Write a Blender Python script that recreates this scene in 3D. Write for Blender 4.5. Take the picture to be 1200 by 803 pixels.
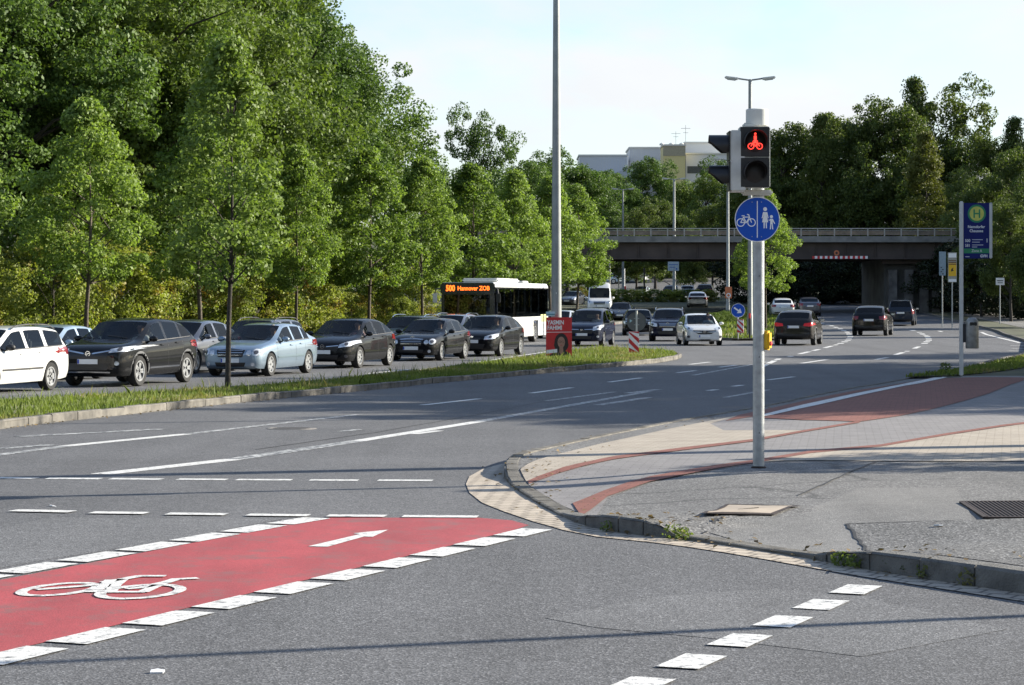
import bpy, bmesh, math, random
import numpy as np
from mathutils import Vector, Matrix
from mathutils.bvhtree import BVHTree
from mathutils.geometry import tessellate_polygon

for o in list(bpy.data.objects): bpy.data.objects.remove(o)
S = bpy.context.scene
COL = S.collection
R = math.radians

# ------------------------------------------------------------------ camera, sky, sun, exposure
F = 2750.0          # focal length in photo pixels (photo 1200 wide)
HZ = 350.0          # horizon row
CH = 1.75           # eye height
cam_d = bpy.data.cameras.new('camera'); cam = bpy.data.objects.new('camera', cam_d); COL.objects.link(cam)
cam_d.sensor_width = 23.5; cam_d.lens = F/1200*23.5
cam_d.shift_y = -(401.5-HZ)/1200
cam_d.clip_start = .1; cam_d.clip_end = 6000
cam.location = (0, 0, CH); cam.rotation_euler = (R(90), 0, 0)
S.camera = cam

SUN_EL = 22.0; SUN_AZ = 18.0      # azimuth measured from +X towards +Y
w = bpy.data.worlds.new('World'); S.world = w; w.use_nodes = True
nt = w.node_tree; nt.nodes.clear()
def N(nt, t, **k):
    n = nt.nodes.new(t)
    for a, b in k.items(): setattr(n, a, b)
    return n
out = N(nt, 'ShaderNodeOutputWorld'); bg = N(nt, 'ShaderNodeBackground')
sky = N(nt, 'ShaderNodeTexSky', sky_type='NISHITA', sun_disc=False)
sky.sun_elevation = R(SUN_EL); sky.sun_rotation = R(90-SUN_AZ); sky.air_density = 1.0; sky.dust_density = .6; sky.ozone_density = 2
tc = N(nt, 'ShaderNodeTexCoord'); mp = N(nt, 'ShaderNodeMapping'); mp.inputs['Scale'].default_value = (1.0, 1.0, 2.6); mp.inputs['Location'].default_value = (.9, .55, .1)
n1 = N(nt, 'ShaderNodeTexNoise'); n1.inputs['Scale'].default_value = 6.0; n1.inputs['Detail'].default_value = 9; n1.inputs['Roughness'].default_value = .52; n1.inputs['Distortion'].default_value = .25
cr = N(nt, 'ShaderNodeValToRGB'); cr.color_ramp.elements[0].position = .40; cr.color_ramp.elements[1].position = .56
cr.color_ramp.elements[0].color = (.22, .22, .22, 1); cr.color_ramp.elements[1].color = (.97, .97, .97, 1)
n2 = N(nt, 'ShaderNodeTexNoise'); n2.inputs['Scale'].default_value = 7; n2.inputs['Detail'].default_value = 6
cr2 = N(nt, 'ShaderNodeValToRGB'); cr2.color_ramp.elements[0].position = .3; cr2.color_ramp.elements[1].position = .7
cr2.color_ramp.elements[0].color = (3.25, 3.35, 3.5, 1); cr2.color_ramp.elements[1].color = (3.55, 3.62, 3.7, 1)
mx = N(nt, 'ShaderNodeMixRGB')
L = nt.links.new
L(tc.outputs['Generated'], mp.inputs['Vector']); L(mp.outputs[0], n1.inputs['Vector']); L(mp.outputs[0], n2.inputs['Vector'])
sx_ = N(nt, 'ShaderNodeSeparateXYZ'); L(tc.outputs['Generated'], sx_.inputs[0])
mh = N(nt, 'ShaderNodeMapRange'); mh.inputs['From Min'].default_value = .15; mh.inputs['From Max'].default_value = .50; mh.inputs['To Min'].default_value = 1; mh.inputs['To Max'].default_value = .12; L(sx_.outputs['Z'], mh.inputs['Value'])
mm_ = N(nt, 'ShaderNodeMath', operation='MULTIPLY'); L(cr.outputs[0], mm_.inputs[0]); L(mh.outputs[0], mm_.inputs[1])
L(n1.outputs['Fac'], cr.inputs[0]); L(n2.outputs['Fac'], cr2.inputs[0])
L(mm_.outputs[0], mx.inputs['Fac'])
sm_ = N(nt, 'ShaderNodeMixRGB', blend_type='MULTIPLY'); sm_.inputs[0].default_value = 1; sm_.inputs[2].default_value = (.76, .80, .85, 1); L(sky.outputs[0], sm_.inputs[1]); L(sm_.outputs[0], mx.inputs[1]); L(cr2.outputs[0], mx.inputs[2])
L(mx.outputs[0], bg.inputs['Color']); bg.inputs['Strength'].default_value = .10
L(bg.outputs[0], out.inputs[0])

sd = bpy.data.lights.new('sun', 'SUN'); sd.energy = 4.6; sd.angle = R(.5); sd.color = (1, .93, .80)
sun = bpy.data.objects.new('sun', sd); COL.objects.link(sun)
sv = Vector((math.cos(R(SUN_AZ))*math.cos(R(SUN_EL)), math.sin(R(SUN_AZ))*math.cos(R(SUN_EL)), math.sin(R(SUN_EL))))
sun.rotation_euler = sv.to_track_quat('Z', 'Y').to_euler(); sun.location = (30, 10, 40)
S.view_settings.view_transform = 'Standard'; S.view_settings.look = 'None'; S.view_settings.gamma = 1
S.view_settings.exposure = 1.45
S.view_settings.use_curve_mapping = False

# ------------------------------------------------------------------ helpers
def props(o, label=None, cat=None, group=None, kind=None):
    if label: o['label'] = label
    if cat: o['category'] = cat
    if group: o['group'] = group
    if kind: o['kind'] = kind
    return o
def empty(name, loc=(0, 0, 0), rz=0, label=None, cat=None, group=None):
    o = bpy.data.objects.new(name, None); COL.objects.link(o); o.location = loc; o.rotation_euler = (0, 0, rz)
    o.empty_display_size = .2
    return props(o, label, cat, group)
def link(name, me, mats=None, parent=None, loc=None, rot=None):
    o = bpy.data.objects.new(name, me); COL.objects.link(o)
    if mats is not None and len(me.materials) == 0:
        for m in (mats if isinstance(mats, (list, tuple)) else [mats]): me.materials.append(m)
    if parent: o.parent = parent
    if loc: o.location = loc
    if rot: o.rotation_euler = rot
    return o
def smooth(me, ang=35):
    me.polygons.foreach_set('use_smooth', [True]*len(me.polygons)); me.set_sharp_from_angle(angle=R(ang)); return me

class MB:
    def __init__(s): s.v = []; s.f = []; s.m = []
    def add(s, vs, fs, mi=0, M=None):
        b = len(s.v)
        s.v += [tuple(M @ Vector(v)) if M else tuple(v) for v in vs]
        s.f += [tuple(b+i for i in f) for f in fs]; s.m += [mi]*len(fs); return s
    def box(s, c, d, rz=0, mi=0, M=None, bev=0):
        x, y, z = d[0]/2, d[1]/2, d[2]/2
        if bev:
            bm = bmesh.new(); bmesh.ops.create_cube(bm, size=1)
            for v in bm.verts: v.co = Vector((v.co.x*d[0], v.co.y*d[1], v.co.z*d[2]))
            bmesh.ops.bevel(bm, geom=bm.edges[:], offset=bev, segments=2, affect='EDGES')
            vs = [tuple(v.co) for v in bm.verts]; fs = [[v.index for v in f.verts] for f in bm.faces]; bm.free()
        else:
            vs = [(-x,-y,-z),(x,-y,-z),(x,y,-z),(-x,y,-z),(-x,-y,z),(x,-y,z),(x,y,z),(-x,y,z)]
            fs = [(0,3,2,1),(4,5,6,7),(0,1,5,4),(1,2,6,5),(2,3,7,6),(3,0,4,7)]
        T = Matrix.Translation(c) @ Matrix.Rotation(rz, 4, 'Z')
        if M: T = M @ T
        return s.add(vs, fs, mi, T)
    def tube(s, pts, rad, n=8, mi=0, cap=True):
        pts = [Vector(p) for p in pts]; rad = rad if isinstance(rad, (list, tuple)) else [rad]*len(pts)
        vs = []; up0 = Vector((.13, .21, .97))
        for i, p in enumerate(pts):
            d = (pts[min(i+1, len(pts)-1)]-pts[max(i-1, 0)]).normalized()
            a = d.cross(up0)
            if a.length < .25: a = d.cross(Vector((1, 0, 0)))
            a.normalize(); b = d.cross(a)
            for k in range(n):
                t = 2*math.pi*k/n; vs.append(p+(a*math.cos(t)+b*math.sin(t))*rad[i])
        fs = []
        for i in range(len(pts)-1):
            for k in range(n): fs.append((i*n+k, i*n+(k+1) % n, (i+1)*n+(k+1) % n, (i+1)*n+k))
        if cap: fs.append(tuple(range(n-1, -1, -1))); fs.append(tuple((len(pts)-1)*n+k for k in range(n)))
        return s.add(vs, fs, mi)
    def lathe(s, prof, n=24, M=None, mi=0, closed=False):
        vs = []; fs = []; m = len(prof)
        for k in range(n):
            t = 2*math.pi*k/n
            for r, z in prof: vs.append((r*math.cos(t), r*math.sin(t), z))
        for k in range(n):
            k2 = (k+1) % n
            for j in range(m if closed else m-1):
                j2 = (j+1) % m; fs.append((k*m+j, k2*m+j, k2*m+j2, k*m+j2))
        return s.add(vs, fs, mi, M)
    def prism(s, poly, th, M=None, mi=0):
        """2-d outline in local xy extruded along z from 0 to th"""
        n = len(poly); a = sum(poly[i][0]*poly[(i+1) % n][1]-poly[(i+1) % n][0]*poly[i][1] for i in range(n))
        if a < 0: poly = poly[::-1]
        vs = [(p[0], p[1], 0) for p in poly]+[(p[0], p[1], th) for p in poly]
        tr = tessellate_polygon([[Vector((p[0], p[1], 0)) for p in poly]])
        fs = []
        for t in tr:
            p = [poly[i] for i in t]
            ar = (p[1][0]-p[0][0])*(p[2][1]-p[0][1])-(p[2][0]-p[0][0])*(p[1][1]-p[0][1])
            t = t if ar > 0 else t[::-1]
            fs.append(tuple(i+n for i in t)); fs.append(tuple(t[::-1]))
        for i in range(n): fs.append((i, (i+1) % n, n+(i+1) % n, n+i))
        return s.add(vs, fs, mi, M)
    def mesh(s, name, sm=None):
        me = bpy.data.meshes.new(name); me.from_pydata(s.v, [], s.f)
        me.polygons.foreach_set('material_index', s.m); me.update()
        if sm: smooth(me, sm)
        return me
    def build(s, name, mats, parent=None, sm=None, loc=None, rot=None):
        return link(name, s.mesh(name, sm), mats, parent, loc, rot)

def circ(r, n=28, cx=0, cy=0, a0=0, a1=360): return [(cx+r*math.cos(R(a0+(a1-a0)*i/n)), cy+r*math.sin(R(a0+(a1-a0)*i/n))) for i in range(n if a1-a0 == 360 else n+1)]
def stroke(pts, wd, closed=False):
    """list of quads (outlines) following a 2-d polyline, with width wd"""
    q = []; n = len(pts)
    for i in range(n if closed else n-1):
        a = Vector(pts[i]); b = Vector(pts[(i+1) % n]); d = (b-a)
        if d.length < 1e-6: continue
        d.normalize(); p = Vector((-d.y, d.x))*wd/2; e = d*wd*.18
        q.append([tuple(a-e+p), tuple(a-e-p), tuple(b+e-p), tuple(b+e+p)])
    return q
# vertical plane facing the camera (local x right, local y up, local z towards -Y)
def face_cam(x, y, z): return Matrix.Translation((x, y, z)) @ Matrix.Rotation(R(90), 4, 'X')

def text_mesh(txt, size, ext=.002, align='CENTER', bold=0, sx=1):
    cu = bpy.data.curves.new('lettering', 'FONT'); cu.body = txt; cu.size = size; cu.extrude = ext; cu.align_x = align; cu.align_y = 'CENTER'
    cu.offset = bold; cu.resolution_u = 3
    ob = bpy.data.objects.new('tmp', cu); COL.objects.link(ob)
    bpy.context.view_layer.update()
    me = bpy.data.meshes.new_from_object(ob.evaluated_get(bpy.context.evaluated_depsgraph_get()))
    bpy.data.objects.remove(ob); bpy.data.curves.remove(cu)
    me.materials.clear(); me.transform(Matrix.Diagonal((sx, 1, 1, 1))); return me
def text(name, txt, size, mat, parent, M, **k):
    me = text_mesh(txt, size, **k); me.transform(M); return link(name, me, mat, parent)

# ------------------------------------------------------------------ materials
_mc = {}
def pm(name, col, rough=.6, metal=0, var=.12, scale=6, bump=0, bscale=40, coat=0, spec=.5, emit=0, det=5):
    if name in _mc: return _mc[name]
    m = bpy.data.materials.new(name); m.use_nodes = True; nt = m.node_tree; b = nt.nodes['Principled BSDF']; L = nt.links.new
    b.inputs['Roughness'].default_value = rough; b.inputs['Metallic'].default_value = metal
    b.inputs['Coat Weight'].default_value = coat; b.inputs['Coat Roughness'].default_value = .04; b.inputs['Specular IOR Level'].default_value = spec
    tc = N(nt, 'ShaderNodeTexCoord'); n = N(nt, 'ShaderNodeTexNoise'); n.inputs['Scale'].default_value = scale; n.inputs['Detail'].default_value = det
    L(tc.outputs['Object'], n.inputs['Vector'])
    r = N(nt, 'ShaderNodeValToRGB'); r.color_ramp.elements[0].position = .3; r.color_ramp.elements[1].position = .7
    r.color_ramp.elements[0].color = tuple(c*(1-var) for c in col)+(1,); r.color_ramp.elements[1].color = tuple(min(1, c*(1+var)) for c in col)+(1,)
    L(n.outputs['Fac'], r.inputs[0]); L(r.outputs[0], b.inputs['Base Color'])
    if bump:
        n2 = N(nt, 'ShaderNodeTexNoise'); n2.inputs['Scale'].default_value = bscale; n2.inputs['Detail'].default_value = 4
        L(tc.outputs['Object'], n2.inputs['Vector'])
        bp = N(nt, 'ShaderNodeBump'); bp.inputs['Strength'].default_value = bump; bp.inputs['Distance'].default_value = .02
        L(n2.outputs['Fac'], bp.inputs['Height']); L(bp.outputs[0], b.inputs['Normal'])
    if emit:
        b.inputs['Emission Color'].default_value = tuple(col)+(1,); b.inputs['Emission Strength'].default_value = emit
    _mc[name] = m; return m

def asphalt(name, base=.085, tint=(1, 1, 1.03), grain=95, contrast=1.0, bump=.35, cracks=False):
    m = bpy.data.materials.new(name); m.use_nodes = True; nt = m.node_tree; b = nt.nodes['Principled BSDF']; L = nt.links.new
    b.inputs['Roughness'].default_value = .82; b.inputs['Specular IOR Level'].default_value = .35
    tc = N(nt, 'ShaderNodeTexCoord')
    v = N(nt, 'ShaderNodeTexVoronoi'); v.inputs['Scale'].default_value = grain; L(tc.outputs['Object'], v.inputs['Vector'])
    sp = N(nt, 'ShaderNodeSeparateColor'); L(v.outputs['Color'], sp.inputs[0])
    r = N(nt, 'ShaderNodeValToRGB'); e = r.color_ramp.elements
    e[0].position = 0; e[0].color = tuple(base*(1-.55*contrast)*t for t in tint)+(1,)
    e[1].position = 1; e[1].color = tuple(base*(1+1.5*contrast)*t for t in tint)+(1,)
    x = e.new(.55); x.color = tuple(base*t for t in tint)+(1,); x = e.new(.86); x.color = tuple(base*(1+.5*contrast)*t for t in tint)+(1,)
    L(sp.outputs[0], r.inputs[0])
    # broad tone patches and wear streaks running with the road
    n = N(nt, 'ShaderNodeTexNoise'); n.inputs['Scale'].default_value = .35; n.inputs['Detail'].default_value = 6; L(tc.outputs['Object'], n.inputs['Vector'])
    mp = N(nt, 'ShaderNodeMapping'); mp.inputs['Rotation'].default_value = (0, 0, R(14)); mp.inputs['Scale'].default_value = (1.1, .04, 1)
    L(tc.outputs['Object'], mp.inputs[0]); n2 = N(nt, 'ShaderNodeTexNoise'); n2.inputs['Scale'].default_value = 1; n2.inputs['Detail'].default_value = 3; L(mp.outputs[0], n2.inputs['Vector'])
    n3 = N(nt, 'ShaderNodeTexNoise'); n3.inputs['Scale'].default_value = 6; n3.inputs['Detail'].default_value = 8; n3.inputs['Roughness'].default_value = .7; L(tc.outputs['Object'], n3.inputs['Vector'])
    a = N(nt, 'ShaderNodeMath', operation='ADD'); L(n.outputs['Fac'], a.inputs[0]); L(n2.outputs['Fac'], a.inputs[1])
    a2 = N(nt, 'ShaderNodeMath', operation='ADD'); L(a.outputs[0], a2.inputs[0]); L(n3.outputs['Fac'], a2.inputs[1])
    mr = N(nt, 'ShaderNodeMapRange'); mr.inputs['From Min'].default_value = 1.1; mr.inputs['From Max'].default_value = 1.9; mr.inputs['To Min'].default_value = .78; mr.inputs['To Max'].default_value = 1.25
    L(a2.outputs[0], mr.inputs['Value'])
    mul = N(nt, 'ShaderNodeMixRGB', blend_type='MULTIPLY'); mul.inputs[0].default_value = 1; L(r.outputs[0], mul.inputs[1]); L(mr.outputs[0], mul.inputs[2])
    last = mul.outputs[0]
    if cracks:
        vc = N(nt, 'ShaderNodeTexVoronoi', feature='DISTANCE_TO_EDGE'); vc.inputs['Scale'].default_value = .32
        nd = N(nt, 'ShaderNodeTexNoise'); nd.inputs['Scale'].default_value = 1.2; nd.inputs['Detail'].default_value = 6; L(tc.outputs['Object'], nd.inputs['Vector'])
        ad = N(nt, 'ShaderNodeMixRGB', blend_type='ADD'); ad.inputs[0].default_value = .6; L(tc.outputs['Object'], ad.inputs[1]); L(nd.outputs['Color'], ad.inputs[2]); L(ad.outputs[0], vc.inputs['Vector'])
        mc = N(nt, 'ShaderNodeMapRange'); mc.inputs['From Min'].default_value = 0; mc.inputs['From Max'].default_value = .012; mc.inputs['To Min'].default_value = .45; mc.inputs['To Max'].default_value = 1
        L(vc.outputs['Distance'], mc.inputs['Value'])
        m2 = N(nt, 'ShaderNodeMixRGB', blend_type='MULTIPLY'); m2.inputs[0].default_value = 1; L(last, m2.inputs[1]); L(mc.outputs[0], m2.inputs[2]); last = m2.outputs[0]
    L(last, b.inputs['Base Color'])
    bp = N(nt, 'ShaderNodeBump'); bp.inputs['Strength'].default_value = bump; bp.inputs['Distance'].default_value = .006
    L(v.outputs['Distance'], bp.inputs['Height']); L(bp.outputs[0], b.inputs['Normal'])
    return m

def paving(name, c1, c2, mortar, bw=.2, bh=.1, rot=0, mort=.012, off=.5, bump=.3):
    m = bpy.data.materials.new(name); m.use_nodes = True; nt = m.node_tree; b = nt.nodes['Principled BSDF']; L = nt.links.new
    b.inputs['Roughness'].default_value = .85; b.inputs['Specular IOR Level'].default_value = .3
    tc = N(nt, 'ShaderNodeTexCoord'); mp = N(nt, 'ShaderNodeMapping'); mp.inputs['Rotation'].default_value = (0, 0, R(rot)); L(tc.outputs['Object'], mp.inputs[0])
    k = N(nt, 'ShaderNodeTexBrick'); k.offset = off; k.inputs['Scale'].default_value = 1; k.inputs['Brick Width'].default_value = bw; k.inputs['Row Height'].default_value = bh; k.inputs['Mortar Size'].default_value = mort
    k.inputs['Color1'].default_value = c1+(1,); k.inputs['Color2'].default_value = c2+(1,); k.inputs['Mortar'].default_value = mortar+(1,); k.inputs['Mortar Smooth'].default_value = .3
    L(mp.outputs[0], k.inputs['Vector'])
    n = N(nt, 'ShaderNodeTexNoise'); n.inputs['Scale'].default_value = 2.2; n.inputs['Detail'].default_value = 8; n.inputs['Roughness'].default_value = .7; L(tc.outputs['Object'], n.inputs['Vector'])
    v = N(nt, 'ShaderNodeTexNoise'); v.inputs['Scale'].default_value = 120; v.inputs['Detail'].default_value = 2; L(tc.outputs['Object'], v.inputs['Vector'])
    a = N(nt, 'ShaderNodeMath', operation='ADD'); L(n.outputs['Fac'], a.inputs[0]); L(v.outputs['Fac'], a.inputs[1])
    mr = N(nt, 'ShaderNodeMapRange'); mr.inputs['From Min'].default_value = .7; mr.inputs['From Max'].default_value = 1.3; mr.inputs['To Min'].default_value = .72; mr.inputs['To Max'].default_value = 1.25; L(a.outputs[0], mr.inputs['Value'])
    mul = N(nt, 'ShaderNodeMixRGB', blend_type='MULTIPLY'); mul.inputs[0].default_value = 1; L(k.outputs['Color'], mul.inputs[1]); L(mr.outputs[0], mul.inputs[2]); L(mul.outputs[0], b.inputs['Base Color'])
    bp = N(nt, 'ShaderNodeBump'); bp.inputs['Strength'].default_value = bump; bp.inputs['Distance'].default_value = .004; bp.invert = True; L(k.outputs['Fac'], bp.inputs['Height']); L(bp.outputs[0], b.inputs['Normal'])
    return m

def worn(name, col, under=(.08, .08, .083), amount=.5, rough=.6, scale=9, streak=False, sp=110):
    """paint or coating worn through to the asphalt in places"""
    m = bpy.data.materials.new(name); m.use_nodes = True; nt = m.node_tree; b = nt.nodes['Principled BSDF']; L = nt.links.new
    b.inputs['Roughness'].default_value = rough; tc = N(nt, 'ShaderNodeTexCoord')
    n = N(nt, 'ShaderNodeTexNoise'); n.inputs['Scale'].default_value = scale; n.inputs['Detail'].default_value = 9; n.inputs['Roughness'].default_value = .75; L(tc.outputs['Object'], n.inputs['Vector'])
    r = N(nt, 'ShaderNodeValToRGB'); r.color_ramp.elements[0].position = .30+.22*amount; r.color_ramp.elements[1].position = .42+.22*amount
    r.color_ramp.elements[0].color = (0, 0, 0, 1); r.color_ramp.elements[1].color = (1, 1, 1, 1); L(n.outputs['Fac'], r.inputs[0])
    v = N(nt, 'ShaderNodeTexVoronoi'); v.inputs['Scale'].default_value = sp; L(tc.outputs['Object'], v.inputs['Vector']); sc = N(nt, 'ShaderNodeSeparateColor'); L(v.outputs['Color'], sc.inputs[0])
    mr = N(nt, 'ShaderNodeMapRange'); mr.inputs['To Min'].default_value = .80; mr.inputs['To Max'].default_value = 1.12; L(sc.outputs[0], mr.inputs['Value'])
    n2 = N(nt, 'ShaderNodeTexNoise'); n2.inputs['Detail'].default_value = 7; n2.inputs['Roughness'].default_value = .65
    mp = N(nt, 'ShaderNodeMapping'); mp.inputs['Rotation'].default_value = (0, 0, R(24)); mp.inputs['Scale'].default_value = (1.2, .35, 1) if streak else (3, 3, 3); L(tc.outputs['Object'], mp.inputs[0]); L(mp.outputs[0], n2.inputs['Vector']); n2.inputs['Scale'].default_value = 1.6
    mr2 = N(nt, 'ShaderNodeMapRange'); mr2.inputs['From Min'].default_value = .3; mr2.inputs['From Max'].default_value = .7; mr2.inputs['To Min'].default_value = .78 if streak else .9; mr2.inputs['To Max'].default_value = 1.22 if streak else 1.05; L(n2.outputs['Fac'], mr2.inputs['Value'])
    mm = N(nt, 'ShaderNodeMath', operation='MULTIPLY'); L(mr.outputs[0], mm.inputs[0]); L(mr2.outputs[0], mm.inputs[1])
    pc = N(nt, 'ShaderNodeMixRGB', blend_type='MULTIPLY'); pc.inputs[0].default_value = 1; pc.inputs[1].default_value = tuple(col)+(1,); L(mm.outputs[0], pc.inputs[2])
    mx = N(nt, 'ShaderNodeMixRGB'); mx.inputs[1].default_value = tuple(under)+(1,); L(r.outputs[0], mx.inputs[0]); L(pc.outputs[0], mx.inputs[2]); L(mx.outputs[0], b.inputs['Base Color'])
    bp = N(nt, 'ShaderNodeBump'); bp.inputs['Strength'].default_value = .25; bp.inputs['Distance'].default_value = .004; L(v.outputs['Distance'], bp.inputs['Height']); L(bp.outputs[0], b.inputs['Normal'])
    return m

def foliage(name, dark, light, accent=None, acc=.0, trans=.35, rough=.5):
    m = bpy.data.materials.new(name); m.use_nodes = True; nt = m.node_tree; L = nt.links.new; nt.nodes.clear()
    o = N(nt, 'ShaderNodeOutputMaterial'); b = N(nt, 'ShaderNodeBsdfPrincipled'); t = N(nt, 'ShaderNodeBsdfTranslucent'); mx = N(nt, 'ShaderNodeMixShader'); mx.inputs[0].default_value = trans
    b.inputs['Roughness'].default_value = .58; b.inputs['Specular IOR Level'].default_value = .28
    g = N(nt, 'ShaderNodeNewGeometry'); oi = N(nt, 'ShaderNodeObjectInfo'); tc = N(nt, 'ShaderNodeTexCoord')
    n = N(nt, 'ShaderNodeTexNoise'); n.inputs['Scale'].default_value = .55; n.inputs['Detail'].default_value = 3; L(tc.outputs['Object'], n.inputs['Vector'])
    a = N(nt, 'ShaderNodeMath', operation='MULTIPLY_ADD'); a.inputs[1].default_value = .55; L(g.outputs['Random Per Island'], a.inputs[0]); L(n.outputs['Fac'], a.inputs[2])
    a2 = N(nt, 'ShaderNodeMath', operation='MULTIPLY_ADD'); a2.inputs[1].default_value = .3; L(oi.outputs['Random'], a2.inputs[0]); L(a.outputs[0], a2.inputs[2])
    r = N(nt, 'ShaderNodeValToRGB'); e = r.color_ramp.elements; e[0].position = .55; e[1].position = 1.25 if False else 1.0
    e[0].color = dark+(1,); e[1].color = light+(1,); L(a2.outputs[0], r.inputs[0]); last = r.outputs[0]
    if accent:
        n3 = N(nt, 'ShaderNodeTexNoise'); n3.inputs['Scale'].default_value = .45; n3.inputs['Detail'].default_value = 2
        mp = N(nt, 'ShaderNodeVectorMath', operation='ADD'); L(g.outputs['Position'], mp.inputs[0]); mp.inputs[1].default_value = (13, 7, 3); L(mp.outputs[0], n3.inputs['Vector'])
        r3 = N(nt, 'ShaderNodeValToRGB'); r3.color_ramp.elements[0].position = .56; r3.color_ramp.elements[1].position = .68
        r3.color_ramp.elements[1].color = (acc, acc, acc, 1); L(n3.outputs['Fac'], r3.inputs[0])
        am = N(nt, 'ShaderNodeMixRGB'); L(r3.outputs[0], am.inputs[0]); L(last, am.inputs[1]); am.inputs[2].default_value = accent+(1,); last = am.outputs[0]
    L(last, b.inputs['Base Color']); 
    br = N(nt, 'ShaderNodeMixRGB', blend_type='MULTIPLY'); br.inputs[0].default_value = 1; br.inputs[2].default_value = (1.25, 1.35, .6, 1); L(last, br.inputs[1]); L(br.outputs[0], t.inputs['Color'])
    L(b.outputs[0], mx.inputs[1]); L(t.outputs[0], mx.inputs[2]); L(mx.outputs[0], o.inputs[0])
    return m

def glassmat(name, tint=(.35, .38, .38), base_refl=.04, rough=.01):
    m = bpy.data.materials.new(name); m.use_nodes = True; nt = m.node_tree; L = nt.links.new; nt.nodes.clear()
    o = N(nt, 'ShaderNodeOutputMaterial'); t = N(nt, 'ShaderNodeBsdfTransparent'); t.inputs[0].default_value = tint+(1,)
    g = N(nt, 'ShaderNodeBsdfGlossy'); g.inputs['Roughness'].default_value = rough; lw = N(nt, 'ShaderNodeLayerWeight'); lw.inputs['Blend'].default_value = .22
    ma = N(nt, 'ShaderNodeMath', operation='MULTIPLY_ADD'); ma.inputs[1].default_value = .8; ma.inputs[2].default_value = base_refl; L(lw.outputs['Fresnel'], ma.inputs[0]); ma.use_clamp = True
    mx = N(nt, 'ShaderNodeMixShader'); L(ma.outputs[0], mx.inputs[0]); L(t.outputs[0], mx.inputs[1]); L(g.outputs[0], mx.inputs[2]); L(mx.outputs[0], o.inputs[0])
    return m

M_asph = asphalt('road_asphalt', .095, grain=95, contrast=.9)
M_walk = asphalt('footway_asphalt', .135, (1, .97, .93), grain=70, contrast=.9, cracks=True)
M_walkpatch = asphalt('footway_patch', .115, (1, .98, .95), grain=75, contrast=1.2)
M_walkpale = asphalt('footway_pale', .165, (1, .97, .92), grain=120, contrast=.5)
M_grey = paving('grey_paving', (.20, .19, .19), (.225, .215, .21), (.155, .145, .14), rot=8, mort=.007)
M_beige = paving('beige_paving', (.34, .295, .24), (.38, .335, .275), (.24, .205, .165), .2, .1, rot=12, mort=.006)
M_redpave = paving('red_paving', (.20, .078, .06), (.235, .095, .072), (.14, .06, .047), rot=10, mort=.007)
M_gutter = paving('gutter_stone', (.40, .345, .275), (.43, .37, .30), (.17, .145, .12), .16, .16, rot=30, off=.5, mort=.014)
M_kerb = pm('kerb_stone', (.125, .115, .098), .85, var=.5, scale=4, bump=.5, bscale=90)
M_kerbd = pm('kerb_concrete', (.13, .125, .115), .9, var=.35, scale=7, bump=.6, bscale=70)
M_white = worn('road_paint', (.66, .65, .62), amount=.27, scale=14)
M_white2 = worn('road_paint_old', (.55, .55, .53), amount=.72, scale=10)
M_redc = worn('red_lane_coating', (.33, .050, .054), under=(.22, .075, .072), amount=.34, rough=.7, scale=3, streak=True)
M_soil = pm('ground_soil', (.055, .06, .028), .95, var=.5, scale=1.2, bump=.6, bscale=8)
M_turf = pm('turf_soil', (.095, .09, .04), .95, var=.5, scale=2.5, bump=.6, bscale=30)
M_galv = pm('galvanised_steel', (.36, .375, .38), .45, .55, var=.18, scale=14, bump=.12, bscale=60)
M_mast = pm('mast_grey_paint', (.26, .275, .27), .5, .2, var=.12, scale=3)
M_ltgrey = pm('light_grey_plastic', (.55, .55, .51), .5, var=.08, scale=10)
M_blackp = pm('black_plastic', (.012, .012, .013), .4, var=.2, scale=10)
M_blue = pm('sign_blue', (.008, .075, .42), .5, var=.05, spec=.25)
M_signw = pm('sign_white', (.80, .80, .80), .4, var=.03)
M_signred = pm('sign_red', (.52, .02, .025), .4, var=.08)
M_signback = pm('sign_back_grey', (.13, .135, .135), .5, .4)
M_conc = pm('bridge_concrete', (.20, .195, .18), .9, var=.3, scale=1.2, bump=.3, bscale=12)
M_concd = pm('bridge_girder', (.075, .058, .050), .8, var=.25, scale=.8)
M_rail = pm('railing_steel', (.35, .34, .31), .5, .3)
M_bark = pm('bark', (.085, .068, .05), .9, var=.4, scale=9, bump=.8, bscale=30)
M_barkd = pm('dark_bark', (.04, .034, .028), .95, var=.4, scale=7, bump=.8, bscale=20)
M_yellow = pm('yellow_plastic', (.72, .42, .01), .4, var=.05)
M_iron = pm('cast_iron', (.05, .036, .03), .7, .4, var=.3, scale=20)
M_orange = pm('orange_sign', (.55, .17, .07), .5)

# ------------------------------------------------------------------ terrain profile and ground points
KN = [(-60, 0), (18, 0), (55, -.33), (135, -.33), (170, .1), (204, .85), (255, 1.75), (300, 1.95), (331, 3.9), (400, 8), (460, 15), (600, 20), (2500, 22)]
def T(y):
    for (a, za), (b, zb) in zip(KN, KN[1:]):
        if y <= b: return za+(zb-za)*max(0, (y-a))/(b-a)
    return KN[-1][1]
def G(px, py, off=0.0, ymax=330):
    lo, hi = 4.0, ymax
    for _ in range(50):
        m = (lo+hi)/2
        if HZ+(CH-T(m)-off)*F/m > py: lo = m
        else: hi = m
    return ((px-600)*lo/F, lo)
def PX(px, y): return (px-600)*y/F
def scale_at(y): return F/y

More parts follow.
